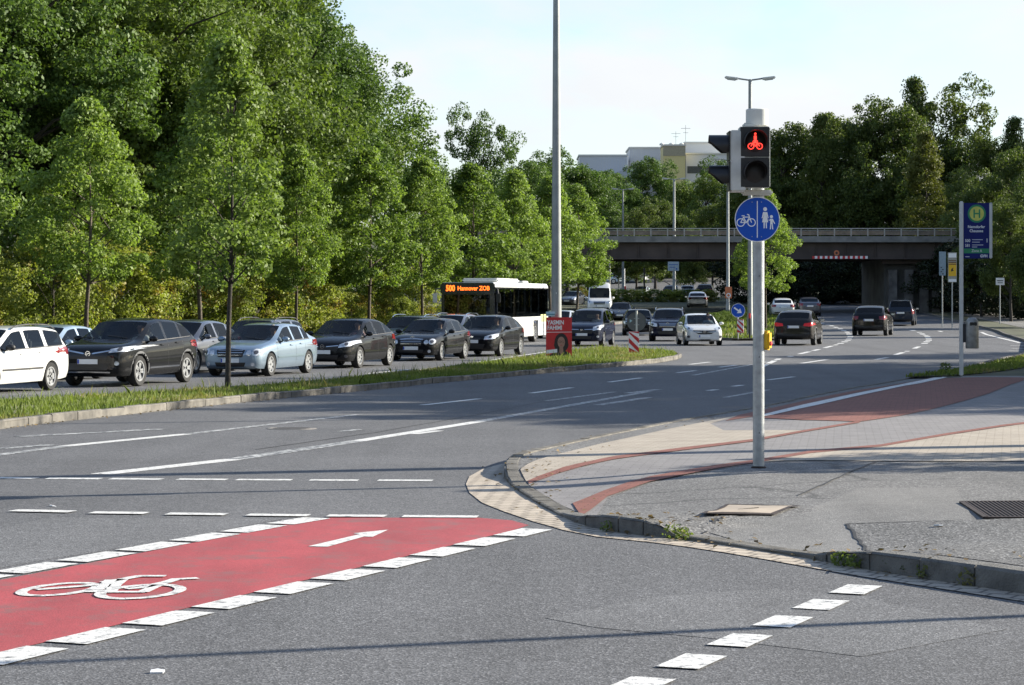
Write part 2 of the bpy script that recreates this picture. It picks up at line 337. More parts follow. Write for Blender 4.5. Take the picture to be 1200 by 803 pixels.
def drape(name, poly, zf, off=0., cell=None, mat=None, kind=None, parent=None, xcell=None):
    bm = bmesh.new()
    vs = [bm.verts.new((p[0], p[1], 0)) for p in poly]
    tr = tessellate_polygon([[Vector((p[0], p[1], 0)) for p in poly]])
    for t in tr:
        try:
            f = bm.faces.new([vs[i] for i in t])
        except ValueError: pass
    bmesh.ops.dissolve_degenerate(bm, dist=1e-4, edges=bm.edges[:])
    ys = [p[1] for p in poly]; xs = [p[0] for p in poly]; y0, y1, x0, x1 = min(ys), max(ys), min(xs), max(xs)
    cuts = [k[0] for k in KN if y0 < k[0] < y1]
    if cell:
        k = math.ceil(y0/cell)
        while k*cell < y1: cuts.append(k*cell); k += 1
    for c in sorted(set(cuts)):
        bmesh.ops.bisect_plane(bm, geom=bm.verts[:]+bm.edges[:]+bm.faces[:], plane_co=(0, c, 0), plane_no=(0, 1, 0))
    if cell:
        k = math.ceil(x0/cell)
        while k*cell < x1:
            bmesh.ops.bisect_plane(bm, geom=bm.verts[:]+bm.edges[:]+bm.faces[:], plane_co=(k*cell, 0, 0), plane_no=(1, 0, 0)); k += 1
    bmesh.ops.triangulate(bm, faces=bm.faces[:])
    for v in bm.verts: v.co.z = zf(v.co.x, v.co.y)+off
    bmesh.ops.recalc_face_normals(bm, faces=bm.faces[:])
    for f in bm.faces:
        if f.normal.z < 0: f.normal_flip()
    me = bpy.data.meshes.new(name); bm.to_mesh(me); bm.free()
    if cell: me.polygons.foreach_set('use_smooth', [True]*len(me.polygons))
    o = link(name, me, mat, parent)
    if kind: o['kind'] = kind
    return o
ZT = lambda x, y: T(y)

drape('ground', [(-900, -60), (900, -60), (900, 2400), (-900, 2400)], ZT, -.12, mat=M_soil, kind='structure')
drape('road', [(-60, -20), (60, -20), (60, 120), (75, 345), (-2, 345), (-60, 120)], ZT, 0, mat=M_asph, kind='structure')

# ---- sidewalk border (outer kerb line) with kerb height
BP = [(1700, 782, .12), (1450, 738, .12), (1200, 697, .12), (1100, 682, .12), (1030, 671, .115), (985, 663, .09), (955, 657, .03), (900, 648, .015), (850, 640, .015), (810, 634.5, .015), (792, 632, .03),
      (775, 630.5, .09), (750, 628.5, .11), (715, 623.5, .11), (690, 618, .085), (672, 612, .03), (655, 605, .015), (635, 594, .015), (614, 581, .015), (600, 571, .015), (594, 565, .04), (591, 559, .10), (593, 551, .11), (601, 545, .11),
      (620, 538.5, .10), (660, 528, .09), (700, 518, .08), (780, 500.5, .07), (860, 485, .05), (890, 479, .04), (950, 466, .04), (1000, 456, .04), (1060, 446.5, .05), (1105, 439, .08), (1150, 428, .10), (1200, 417, .10)]
BW = [G(a, b)+(h,) for a, b, h in BP]+[(24.5, 112, .1), (29, 140, .1), (31.5, 163, .1), (34, 200, .1), (35, 240, .1), (40, 345, .1)]
def near_border(x, y):
    best = 1e9; hk = .1; sd_ = -1
    for (ax, ay, ah), (bx, by, bh) in zip(BW, BW[1:]):
        dx, dy = bx-ax, by-ay; l2 = dx*dx+dy*dy
        t = max(0, min(1, ((x-ax)*dx+(y-ay)*dy)/l2)); d = math.hypot(x-ax-t*dx, y-ay-t*dy)
        if d < best: best = d; hk = ah+(bh-ah)*t; sd_ = dx*(y-ay)-dy*(x-ax)
    return (best if sd_ < 0 else 0), hk
def ZS(x, y):
    d, hk = near_border(x, y); t = min(1, d/2.6); t = t*t*(3-2*t)
    return T(y)+hk+(.12-hk)*t
walk_poly = [(p[0], p[1]) for p in BW]+[(75, 345), (75, 60), (60, 2)]
near_walk = [(p[0], p[1]) for p in BW if p[1] < 60]
yc = near_walk[-1]
drape('footway', near_walk+[(yc[0]+12, yc[1]), (16, yc[1]), (16, 8)], ZS, 0, .4, M_walk, 'structure')
drape('verge_ground', [(p[0], p[1]) for p in BW if p[1] > yc[1]-.01]+[(75, 345), (75, 8), (16, 8), (16, yc[1])], lambda x, y: T(y)+.09, 0, None, M_soil, 'structure')
drape('far_footway', [(19.5, 80), (26.5, 112), (31.2, 140), (33.7, 163), (36.2, 200), (40.2, 200), (36.5, 160), (34, 138), (29.5, 112), (22.5, 80)], lambda x, y: T(y)+.09, .012, None, M_walkpale, 'structure')
def GS(px, py):
    off = .11
    for _ in range(6):
        x, y = G(px, py, off); off = .5*off+.5*(ZS(x, y)-T(y))
    return G(px, py, off)
def clampin(p, m=.15):
    x, y = p
    for _ in range(80):
        if y > 70 or near_border(x, y)[0] > m: break
        dx, dy = 6-x, 24-y
        if y > 30: dx, dy = 3.0, -.5
        l = math.hypot(dx, dy); x += dx/l*.02; y += dy/l*.02
    return (x, y)
def spatch(name, pts, mat, lvl): return drape(name, [clampin(GS(*p)) for p in pts], ZS, .004*lvl, .4, mat, 'structure')
# grey paving field
spatch('grey_paving', [(607, 566), (600, 562), (604, 551), (626, 541), (662, 531), (702, 521), (782, 503.5), (862, 488), (892, 482), (952, 469), (1002, 459), (1062, 449), (1108, 441.5), (1200, 441), (1300, 441), (1300, 500), (1200, 500), (1110, 512), (1032, 525), (951, 533), (882, 545), (819, 554), (762, 564), (712, 584), (668, 604), (640, 592), (615, 577)], M_grey, 1)
spatch('beige_paving', [(603, 562), (605, 551), (626, 541), (662, 531), (702, 521), (782, 503.5), (862, 488), (868, 487), (832, 497), (848, 505), (940, 505), (882, 516), (800, 526), (720, 536), (651, 553), (628, 562), (612, 565)], M_beige, 2)
spatch('beige_paving', [(898, 541), (951, 531), (1032, 524), (1110, 511), (1200, 497.5), (1300, 488), (1300, 535), (1200, 541), (1100, 541.5), (1026, 541), (960, 540)], M_beige, 2)
def ribbon_px(pts, wpx):   # pts (px,py,half height in px)
    return [(p[0], p[1]-p[2]) for p in pts]+[(p[0], p[1]+p[2]) for p in pts[::-1]]
spatch('red_paving_strip', ribbon_px([(606, 567, 1.6), (630, 562, 2.4), (651, 554.5, 2.4), (685, 545, 2), (720, 537.5, 1.8), (800, 527, 1.6), (882, 517, 1.3), (940, 506.5, 1.1), (1008, 495, 1.1)], 0), M_redpave, 3)
spatch('red_paving_strip', [(664, 602), (671, 591), (708, 576), (740, 565), (762, 559.5), (819, 549.5), (882, 540.5), (951, 529), (1032, 522), (1110, 508.5), (1176, 498.5), (1300, 484), (1300, 487), (1176, 500.5), (1110, 511), (1032, 524.5), (951, 532), (882, 544), (819, 554), (762, 565.5), (712, 583), (676, 602.5)], M_redpave, 3)
spatch('red_paving_field', [(890, 490.5), (940, 479), (1000, 466), (1060, 453), (1108, 443.5), (1200, 443), (1200, 446), (1185, 451), (1158, 462), (1128, 471), (1089, 481), (1056, 488), (1008, 495), (940, 493)], M_redpave, 3)
spatch('red_paving_edge', [(866, 487), (890, 481.6), (950, 468.5), (1000, 458.6), (1060, 449), (1104, 441.5), (1090, 443.5), (1060, 449.5), (1000, 461.5), (940, 475), (884, 488.5), (850, 494)], M_redpave, 3)
spatch('white_edge_line', [(884, 489.5), (940, 475.5), (1000, 462.5), (1060, 450.5), (1100, 442.2), (1110, 443), (1060, 453), (1000, 466), (940, 479.5), (905, 487.5), (890, 490)], M_white, 5)
spatch('footway_patch', [(993, 614.5), (1128, 610.5), (1300, 606), (1300, 672), (1200, 664), (1110, 652), (1020, 650), (1012, 641), (1003, 630)], M_walkpatch, 1)
spatch('footway_pale_patch', [(858, 640), (827, 623), (830, 612), (945, 601), (1010, 572), (1120, 572), (1140, 610), (993, 614), (1003, 630), (1012, 641), (1018, 649), (965, 652)], M_walkpale, .6)

# gutter of small stones along the kerb
gut_out = [(1700, 800), (1450, 752), (1200, 706), (1100, 690.5), (1000, 675), (900, 657), (850, 648.5), (800, 641), (760, 636), (700, 630), (660, 622), (625, 612), (590, 600), (565, 590), (550, 578), (546, 568), (550, 559), (565, 550.5), (585, 545), (605, 540.5), (640, 530), (690, 517.5)]
drape('gutter', [G(*p) for p in gut_out]+[(b[0], b[1]) for b in BW[:27]][::-1], ZT, .006, mat=M_gutter, kind='structure')

def kerb_run(name, pts, mat, wd=.14, stone=1.0, gap=.012, side=1, base=-.05, jitter=.004, cat='kerb', rnd=3):
    """row of kerb stones along pts (x,y,h); width lies to 'side' of travel direction"""
    rnd = random.Random(rnd); mb = MB(); P = []
    # resample
    acc = [0]
    for a, b in zip(pts, pts[1:]): acc.append(acc[-1]+math.hypot(b[0]-a[0], b[1]-a[1]))
    def at(s):
        for i in range(len(acc)-1):
            if s <= acc[i+1]:
                t = (s-acc[i])/(acc[i+1]-acc[i]); return tuple(pts[i][k]+(pts[i+1][k]-pts[i][k])*t for k in range(3))
        return tuple(pts[-1][:3])
    s = 0; tot = acc[-1]
    while s < tot-.05:
        e = min(tot, s+stone); a = at(s+gap/2); b = at(e-gap/2); dx, dy = b[0]-a[0], b[1]-a[1]; l = math.hypot(dx, dy) or 1
        nx, ny = -dy/l*side*wd, dx/l*side*wd; j = rnd.uniform(-jitter, jitter); jo = rnd.uniform(-jitter, jitter)
        ox, oy = nx/wd*jo, ny/wd*jo; bv = .018
        V = []
        for p in (a, b):
            z = T(p[1]); h = p[2]+.014+j
            V += [(p[0]+ox, p[1]+oy, z+base), (p[0]+ox, p[1]+oy, z+h-bv*min(1, p[2]/.05)), (p[0]+ox+nx/wd*bv, p[1]+oy+ny/wd*bv, z+h), (p[0]+nx, p[1]+ny, z+h), (p[0]+nx, p[1]+ny, z+base)]
        mb.add(V, [(0, 1, 6, 5), (1, 2, 7, 6), (2, 3, 8, 7), (3, 4, 9, 8), (4, 3, 2, 1, 0), (5, 6, 7, 8, 9)])
        s = e
    me = mb.mesh(name); bm = bmesh.new(); bm.from_mesh(me); bmesh.ops.recalc_face_normals(bm, faces=bm.faces[:]); bm.to_mesh(me); bm.free()
    o = link(name, me, mat); o['kind'] = 'structure'; return o
kerb_run('kerb', BW[:7], M_kerbd, .15, .5, side=-1, cat='kerb')
kerb_run('kerb', BW[6:11], M_kerb, .14, .5, side=-1)
kerb_run('kerb', BW[10:17], M_kerbd, .15, .3, side=-1)
kerb_run('kerb', BW[16:21], M_kerb, .14, .33, side=-1)
kerb_run('kerb', BW[20:34], M_kerb, .13, .5, side=-1)
kerb_run('kerb', BW[33:], M_kerb, .14, 3, side=-1)

# ---- median islands and the left verge
isl_front = [(-500, 580), (-200, 527), (0, 503), (60, 495.5), (130, 488), (200, 480.5), (280, 472), (340, 466), (400, 460.5), (500, 450), (580, 443), (650, 436.5), (720, 430), (770, 425.5), (793, 421.5), (799, 418.5), (793, 415.8), (775, 414)]
isl_back = [(760, 412.6), (720, 410.5), (700, 410), (660, 415.5), (600, 424), (540, 432), (480, 440), (400, 448.5), (300, 457.5), (200, 465), (100, 471), (0, 477), (-200, 490), (-500, 515)]
IF = [G(*p) for p in isl_front]; IB = [G(*p) for p in isl_back]
ISL = IF+IB
ZI = lambda x, y: T(y)+.10
drape('grass_island', ISL, ZI, 0, 2.0, M_turf, 'structure')
kerb_run('kerb', [(p[0], p[1], .12) for p in IF], M_kerb, .12, 1.0, side=1, rnd=7, jitter=.012)
kerb_run('kerb', [(p[0], p[1], .12) for p in IB], M_kerb, .12, 1.0, side=1, rnd=8)
# second island, further down the road
IS2 = [(9.9, 118), (11.2, 115.5), (13.2, 116.5), (14.6, 122), (18, 145), (21, 168), (22.5, 200), (18.5, 205), (14.6, 168), (12, 140)]
drape('grass_island', IS2, ZI, 0, None, M_turf, 'structure')
kerb_run('kerb', [(p[0], p[1], .12) for p in IS2+IS2[:1]], M_kerb, .12, 2.0, side=1, rnd=9)
# tree row line on the left verge
TR0 = Vector((-14.55, 80.0)); TD = Vector((.242, .970)); TN = Vector((-.970, .242))
def row(t, o=0): v = TR0+TD*t+TN*o; return (v.x, v.y)
vk = [row(-75, -4.2), row(-40, -3.4), row(0, -2.8), row(30, -1.8), row(44, -1.7), row(60, -1.5), row(90, -1.5), row(130, -4), row(190, -6)]
ZV = lambda x, y: T(y)+.13
drape('left_verge', vk+[(-14, 345), (-200, 345), (-200, -10), (-50, -10)], ZV, 0, None, M_soil, 'structure')
kerb_run('kerb', [(p[0], p[1], .14) for p in vk[::-1]], M_kerb, .12, 3.0, side=-1 if False else -1, rnd=10)

# ------------------------------------------------------------------ road markings
def paint(name, poly, mat=M_white, off=.004): return drape(name, poly, ZT, off, None, mat, 'structure')
def seg(name, a, b, wd, mat=M_white, off=.004, world=False):
    A = Vector(a) if world else Vector(G(*a)); B = Vector(b) if world else Vector(G(*b)); d = (B-A).normalized(); p = Vector((-d.y, d.x))*wd/2
    return paint(name, [tuple(A+p), tuple(A-p), tuple(B-p), tuple(B+p)], mat, off)
# red cycle lane
paint('red_cycle_lane', [G(*p) for p in [(-140, 709), (-60, 693), (0, 680.5), (120, 657.5), (230, 636), (345, 613.5), (388, 607.3), (560, 607.3), (600, 610.5), (620, 616), (600, 622.5), (466, 655), (343, 684), (200, 718), (100, 742), (0, 766), (-140, 800)]], M_redc, .004)
def blocks(a, b, n0, n1, n, ln=.56, wd=.25):
    A = Vector(G(*a)); B = Vector(G(*b)); d = (B-A); st = d/n; d.normalize(); p = Vector((-d.y, d.x))
    for i in range(n0, n1+1):
        c = A+st*i
        if i in (2,): pass
        paint('lane_block', [tuple(c-d*ln/2+p*wd/2), tuple(c-d*ln/2-p*wd/2), tuple(c+d*ln/2-p*wd/2), tuple(c+d*ln/2+p*wd/2)], M_white, .008)
blocks((113, 746.3), (613, 625), -3, 8, 8)
blocks((42, 666.5), (350, 611.5), -3, 5, 5, ln=.6)
blocks((811, 776.5), (1003, 692), -2, 4, 4, ln=.44, wd=.215)
# cycle symbol and arrow (painted strokes)
def gstroke(name, pts, wd, closed=False, off=.008):
    W = [G(*p) for p in pts]; mb = MB()
    for q in stroke(W, wd, closed): mb.add([(x, y, T(y)+off+.0006*(len(mb.f) % 3)) for x, y in q], [(0, 1, 2, 3)])
    return mb
def q4(x, y): return (x/3.333, 600+y/3.333)
sym = MB()
def addm(mb, o):
    b = len(mb.v); mb.v += o.v; mb.f += [tuple(i+b for i in f) for f in o.f]; mb.m += o.m
ell = lambda cx, cy, rx, ry, k, n=30: [q4(cx+rx*math.cos(2*math.pi*i/n), cy+ry*math.sin(2*math.pi*i/n)-k*rx*math.cos(2*math.pi*i/n)) for i in range(n)]
addm(sym, gstroke('s', ell(232, 307, 150, 21, .09), .07, True)); addm(sym, gstroke('s', ell(548, 317, 158, 25, .07), .07, True, .0088))
for pts in ([(150, 308), (235, 302), (330, 295), (372, 290)], [(355, 318), (400, 300), (432, 272)], [(410, 279), (480, 268), (545, 256), (640, 256)], [(480, 268), (452, 290), (432, 318)], [(432, 318), (560, 318), (620, 290), (690, 268), (765, 264)], [(500, 305), (560, 300), (640, 282)]):
    addm(sym, gstroke('s', [q4(*p) for p in pts], .075, False, .010))
o = sym.build('cycle_symbol_marking', M_white); o['kind'] = 'structure'
paint('arrow_marking', [G(*p) for p in [(361, 641.5), (384, 642), (427, 630), (437, 630.3), (455, 622), (414, 626.2), (422, 627.2)]], M_white, .008)
# dashed crossing lines
for x0, y0, x1, y1 in [(-20, 560, 42, 561), (55, 561, 118, 561.5), (129, 561.5, 190, 562), (208, 562, 266, 562.4), (277, 562.5, 342, 562.8), (363, 563, 420, 563.2), (443, 563.2, 507, 563.5)]:
    seg('crossing_dash', (x0, y0), (x1, y1), .20)
for x0, y0, x1, y1 in [(-70, 597, -12, 598.5), (15, 599.3, 85, 600.8), (107, 601.8, 172, 602.6), (196, 603.2, 265, 604), (290, 604.5, 362, 605.3), (384, 605.4, 452, 606), (472, 606.2, 560, 606.8)]:
    seg('crossing_dash', (x0, y0), (x1, y1), .20, off=.010)
for a, b, wd, m in [((77, 523), (218, 509), .22, M_white), ((-30, 537), (77, 523), .2, M_white2), ((218, 509), (420, 486), .18, M_white2), ((118, 556), (275, 538.5), .26, M_white), ((275, 538.5), (420, 517), .26, M_white2), ((420, 517), (560, 494.5), .22, M_white), ((560, 494.5), (760, 459), .2, M_white2),
                     ((0, 526), (60, 521.5), .2, M_white2), ((20, 512), (190, 503), .25, M_white2), ((485, 509), (515, 505), .15, M_white), ((495, 475), (562, 467.5), .16, M_white), ((622, 461), (670, 454.5), .16, M_white), ((714, 448), (751, 443), .16, M_white), ((735, 461), (772, 456.5), .2, M_white2),
                     ((808, 427.3), (832, 424.5), .16, M_white), ((843, 430.6), (863, 428), .16, M_white), ((794, 437), (815, 434.5), .16, M_white), ((830, 458), (840, 456.7), .16, M_white), ((859, 453), (870, 451.5), .16, M_white), ((812, 440), (900, 424), .16, M_white2), ((900, 445.5), (930, 441.7), .16, M_white),
                     ((939, 426), (969, 421.6), .18, M_white), ((1026, 421.6), (1040, 419), .16, M_white), ((700, 475), (760, 466), .2, M_white2), ((400, 506), (420, 503.5), .15, M_white2), ((850, 466), (900, 457), .15, M_white2), ((640, 470), (720, 459.5), .15, M_white2), ((330, 503), (355, 502), .5, M_white2)]:
    seg('lane_line', a, b, wd, m)
# left carriageway near-edge line
for a, b in [((-40, 475), (120, 466.5)), ((180, 463), (250, 457)), ((560, 424.5), (660, 409.5)), ((300, 452), (350, 447)), ((430, 438), (480, 433))]: seg('lane_line', a, b, .15, M_white)
def dashes(path, ln, gap, wd=.16):
    P = [Vector(G(*p)) for p in path]; s = 0; nxt = 0
    for a, b in zip(P, P[1:]):
        l = (b-a).length; d = (b-a)/l
        while nxt < s+l:
            t = nxt-s; A = a+d*t; B = a+d*min(l, t+ln); seg('lane_dash', tuple(A), tuple(B), wd, M_white, .004, True); nxt += ln+gap
        s += l
dashes([(890, 431), (913, 420.5), (928, 417.5)], 3.5, 1.0, .2)
dashes([(937, 415), (960, 409.5), (981, 404)], 4, 1.6, .2)
dashes([(984, 403), (993, 399.5), (997, 395), (994, 390), (984, 385.2), (970, 380.5), (955, 376.5)], 1.6, 2.4, .3)
dashes([(1049, 416), (1064, 411.5), (1078, 406)], 4, 1.6, .2)
dashes([(1083, 403), (1089, 398.5), (1086, 393.5), (1077, 389.5), (1068, 387)], 1.8, 2.2, .3)
dashes([(1100, 388), (1112, 391)], 2, 20, .2)
for a, b in [((1150, 389.5), (1196, 402))]: seg('lane_line', a, b, .2)
for a, b in [((1184, 405), (1230, 405)), ((1186, 408.5), (1230, 408.5)), ((1182, 411.5), (1230, 411.5))]: seg('crossing_dash', a, b, .35)
seg('stop_line', (840, 388), (856, 388), .4); seg('lane_line', (700, 380), (730, 376.5), .2)

# road patches: slightly different asphalt of old repairs, and the manhole in the lane
M_asph2 = asphalt('asphalt_repair', .115, (1, 1, 1.02), grain=100, contrast=.8)
paint('asphalt_repair', [G(*p) for p in [(640, 725), (760, 700), (905, 690), (1010, 700), (1180, 738), (1010, 770), (830, 748), (700, 736)]], M_asph2, .0022)
paint('asphalt_repair', [G(*p) for p in [(-80, 640), (60, 606.5), (330, 608.5), (200, 634), (60, 655), (-80, 680)]], M_asph2, .0018)
def disc_obj(name, c, r, z, th, mat, label, cat, ribs=True, n=28):
    e = empty(name, (c[0], c[1], z), 0, label, cat)
    mb = MB(); mb.lathe([(0, th), (r*.82, th), (r*.82, th*.6), (r*.88, th*.6), (r*.88, th), (r, th), (r, -.03)], n); mb.build('cover', mat, e)
    m2 = MB()
    for i in range(-3, 4): m2.box((0, i*r*.2, th+.002), (math.sqrt(max(.01, (r*.75)**2-(i*r*.2)**2))*2, r*.07, .004))
    m2.build('rib', mat, e); return e
c = G(342, 502.5); disc_obj('manhole_cover', c, .36, T(c[1]), .008, pm('worn_iron', (.22, .20, .18), .5, .3), 'round worn iron manhole cover in the carriageway near the grass island', 'manhole')

# beige access cover on the footway with its recessed handle, and slotted drain grate
def plate_px(name, pts, mat, label, cat, th=.012):
    W = [GS(*p) for p in pts]; cx = sum(p[0] for p in W)/len(W); cy = sum(p[1] for p in W)/len(W); z = ZS(cx, cy)
    e = empty(name, (cx, cy, z), 0, label, cat); return e, [(p[0]-cx, p[1]-cy) for p in W]
e, q = plate_px('access_cover', [(825, 603), (853, 592.3), (937, 594), (905, 604.3)], None, 'square beige concrete access cover with a small handle slot in the footway', 'access cover')
def flush(nm, quads, mat, lvl):
    bmn = bmesh.new()
    for qd in quads:
        o = drape('t', [(a+e.location.x, b+e.location.y) for a, b in qd], ZS, lvl, .4, mat); bmn.from_mesh(o.data); me_ = o.data; bpy.data.objects.remove(o); bpy.data.meshes.remove(me_)
    me_ = bpy.data.meshes.new(nm); bmn.to_mesh(me_); bmn.free(); me_.transform(Matrix.Translation(-e.location)); return link(nm, me_, mat, e)
flush('cover_slab', [q], pm('cover_concrete', (.36, .30, .235), .85, var=.2, scale=3), .009)
flush('cover_frame', stroke(q, .035, True)[:1], M_iron, .012); [flush('cover_frame', [k_], M_iron, .0121+.0003*i_) for i_, k_ in enumerate(stroke(q, .035, True)[1:])]
flush('handle_slot', [[(-.10, -.03), (.06, -.03), (.06, .03), (-.10, .03)]], M_iron, .0125)
e, q = plate_px('drain_grate', [(1127, 590), (1290, 588.5), (1330, 607), (1155, 608.5)], None, 'rusty slotted drain grate set in the footway at the right edge', 'drain grate')
MB().prism(q, .006).build('grate_bed', pm('grate_dark', (.02, .016, .014), .9), e)
fr = MB()
for s in stroke(q, .04, True): fr.prism(s, .012)
fr.build('grate_frame', M_iron, e)
bars = MB(); A, B, C_, D_ = [Vector(p) for p in q]
for i in range(1, 34):
    t = i/34; a = A.lerp(B, t); b = D_.lerp(C_, t)
    for s in stroke([tuple(a), tuple(b)], .013): bars.prism(s, .011)
bars.build('grate_bar', M_iron, e)
for k, (a, b, c2, d2) in enumerate([(9, 8, 1, 0)]): pass

# ------------------------------------------------------------------ vegetation
def quad_mesh(name, C_, Nn, size, rng, aspect=.62, bend=0):
    n = len(C_)
    Nn = Nn/np.linalg.norm(Nn, axis=1, keepdims=True)
    r = rng.normal(size=(n, 3)); t = np.cross(Nn, r); t /= np.linalg.norm(t, axis=1, keepdims=True)+1e-9
    b = np.cross(Nn, t); sz = (size*(rng.uniform(.65, 1.25, n)))[:, None]
    v = np.empty((n, 4, 3)); v[:, 0] = C_-t*sz*.5; v[:, 1] = C_+b*sz*.5*aspect+Nn*sz*.10; v[:, 2] = C_+t*sz*.5; v[:, 3] = C_-b*sz*.5*aspect+Nn*sz*.10
    me = bpy.data.meshes.new(name); me.vertices.add(n*4); me.vertices.foreach_set('co', v.ravel())
    me.loops.add(n*4); me.loops.foreach_set('vertex_index', np.arange(n*4, dtype=np.int32))
    me.polygons.add(n); me.polygons.foreach_set('loop_start', np.arange(0, n*4, 4, dtype=np.int32)); me.polygons.foreach_set('loop_total', np.full(n, 4, dtype=np.int32))
    me.update(calc_edges=True); me.validate(); return me
def cloud(rng, centers, rad, per, flat=.7, outward=.55):
    n = len(centers)*per; c = np.repeat(centers, per, axis=0); rr = np.repeat(rad, per)
    d = rng.normal(size=(n, 3)); d /= np.linalg.norm(d, axis=1, keepdims=True); q = rng.uniform(.25, 1, n)**.5
    p = c+d*np.array([1, 1, flat])*(rr*q)[:, None]
    nn = d*outward+rng.normal(size=(n, 3))*.55+np.array([0, 0, .35]); return p, nn
def tree_meshes(name, seed, H, base, rad, nc, per, leaf, crad, shape='egg', trunk_r=.1, lobes=0, bm=M_bark):
    rng = np.random.default_rng(seed); cen = []
    lob = []
    if lobes:
        for i in range(lobes):
            a = rng.uniform(0, 2*math.pi); z = rng.uniform(.15, .92); rr = rad*(1-abs(z-.42)*.95)*rng.uniform(.45, .8)
            lob.append((np.array([math.cos(a)*rr, math.sin(a)*rr, base+(H-base)*z]), rad*rng.uniform(.30, .52)))
        lob.append((np.array([0, 0, base+(H-base)*.5]), rad*.6)); lob.append((np.array([0, 0, H-rad*.42]), rad*.42))
    while len(cen) < nc:
        if lobes:
            c, r = lob[rng.integers(len(lob))]; d = rng.normal(size=3); d /= np.linalg.norm(d); p = c+d*r*rng.uniform(.55, 1.05)*np.array([1, 1, .85])
            if p[2] < base*.8: continue
        else:
            z = rng.uniform(0, 1)
            if shape == 'egg': prof = max(.06, math.sin(math.pi*min(1, (z+.10)/1.12)**.66)**.9)
            elif shape == 'cone': prof = (1-z)**.75*1.05+.06
            else: prof = math.sqrt(max(0, 1-(z*2-1)**2))
            a = rng.uniform(0, 2*math.pi); r = rad*prof*(rng.uniform(.15, 1)**.45)*rng.uniform(.85, 1.12)
            p = np.array([math.cos(a)*r, math.sin(a)*r, base+(H-base)*z])
        cen.append(p)
    cen = np.array(cen); rd = crad*rng.uniform(.55, 1.25, len(cen))
    P, Nn = cloud(rng, cen, rd, per)
    crown = quad_mesh(name+'_crown', P, Nn, leaf, rng)
    mb = MB(); top = base+(H-base)*.72; lean = rng.normal(size=2)*.12
    mb.tube([(0, 0, -.1), (0, 0, .25), (lean[0]*.3, lean[1]*.3, base*.6), (lean[0], lean[1], base+.3), (lean[0]*1.4, lean[1]*1.4, (base+top)/2), (lean[0], lean[1], top)], [trunk_r*1.35, trunk_r*1.05, trunk_r*.9, trunk_r*.75, trunk_r*.5, trunk_r*.2], 9)
    for i in rng.choice(len(cen), min(len(cen), 26), replace=False):
        c = cen[i]; z0 = max(base*.95, min(top*.95, c[2]-.35*math.hypot(c[0], c[1])-rng.uniform(.2, .8))); s = Vector((lean[0], lean[1], z0)); e = Vector(c); m = s.lerp(e, .5)+Vector((0, 0, .12*(e-s).length*rng.uniform(-.3, 1)))
        r0 = trunk_r*.42*(1-.5*(z0-base)/max(.1, (H-base))); mb.tube([s, m, e], [r0, r0*.6, r0*.18], 5)
    return crown, mb.mesh(name+'_trunk', 60)
def place_tree(name, meshes, x, y, sc, rot, leafmat, barkmat, label, cat='tree', group=None, zoff=0., szx=1.0):
    e = empty(name, (x, y, T(y)+zoff), rot, label, cat, group); e.scale = (sc*szx, sc*szx, sc)
    for nm, me, mt in (('crown', meshes[0], leafmat), ('trunk', meshes[1], barkmat)):
        o = bpy.data.objects.new(nm, me); COL.objects.link(o); o.parent = e
        if len(me.materials) == 0: me.materials.append(mt)
        o.material_slots[0].link = 'OBJECT'; o.material_slots[0].material = mt
    return e
F_young = foliage('leaf_young_tree', (.065, .115, .018), (.20, .275, .065), trans=.40)
F_wood = foliage('leaf_wood', (.034, .070, .014), (.105, .165, .040), trans=.32)
F_wood2 = foliage('leaf_wood_olive', (.052, .088, .016), (.125, .175, .04), trans=.34)
F_far = foliage('leaf_far', (.034, .062, .015), (.10, .13, .032), trans=.34)
F_far2 = foliage('leaf_far_yellow', (.05, .065, .013), (.13, .14, .03), trans=.3)
F_bush = foliage('leaf_bush', (.085, .12, .02), (.26, .29, .065), (.28, .12, .035), .6, trans=.38)
F_shade = foliage('leaf_shaded', (.008, .014, .005), (.02, .03, .010), trans=.12)  # near-black leaf colour carries the shade under the flyover

rnd = random.Random(4)
young = [tree_meshes('young_%d' % i, 30+i, 8.6, 2.6, 2.2, 175, 125, .145, .46, 'egg', .085) for i in range(6)]
rowlab = ['behind the light blue car at the far left', 'rising behind the black sport utility car', 'behind the black hatchback', 'behind the gap after the black hatchback', 'just left of the bus destination display', 'above the front of the bus', 'above the rear half of the bus', 'just behind the tall lamp mast', 'last of the row, right of the tall lamp mast']
for i, px in enumerate([100, 235, 347, 432, 495, 553, 604, 645, 676]):
    t = [0, 10.2, 21, 31.6, 41.4, 52, 63, 74, 82][i]
    # place on the row line exactly where it crosses this sight line
    k = (px-600)/F; t = (TR0.x-k*TR0.y)/(k*TD.y-TD.x)
    x, y = row(t); hh = [8.6, 8.9, 8.3, 8.9, 9.0, 9.2, 9.3, 9.3, 9.0][i]
    place_tree('street_tree', young[i % 6], x, y, hh/8.6, rnd.uniform(0, 6), F_young, M_bark, 'slim young street tree %s' % rowlab[i], 'tree', 'young street trees along the left verge', .12, [1.0, 1.08, .92, 1.05, .96, 1.1, .94, 1.04, 1.08][i])
for i, t in enumerate([-11, -22]):
    x, y = row(t); place_tree('street_tree', young[(i+2) % 4], x, y, 1, i, F_young, M_bark, 'slim young street tree %s' % ['on the verge at the left edge of the picture', 'on the verge beyond the left edge'][i], 'tree', 'young street trees along the left verge', .12)
# young tree on the grass island
isl_tree = tree_meshes('island_tree', 77, 7.4, 2.35, 1.30, 120, 100, .115, .36, 'egg', .058)
x, y = G(267, 456, .1); place_tree('island_tree', isl_tree, x, y, 1, .4, foliage('leaf_island', (.05, .09, .016), (.17, .235, .055), trans=.36), M_barkd, 'slender young tree with a dark trunk growing on the grass island', 'tree', None, .1)

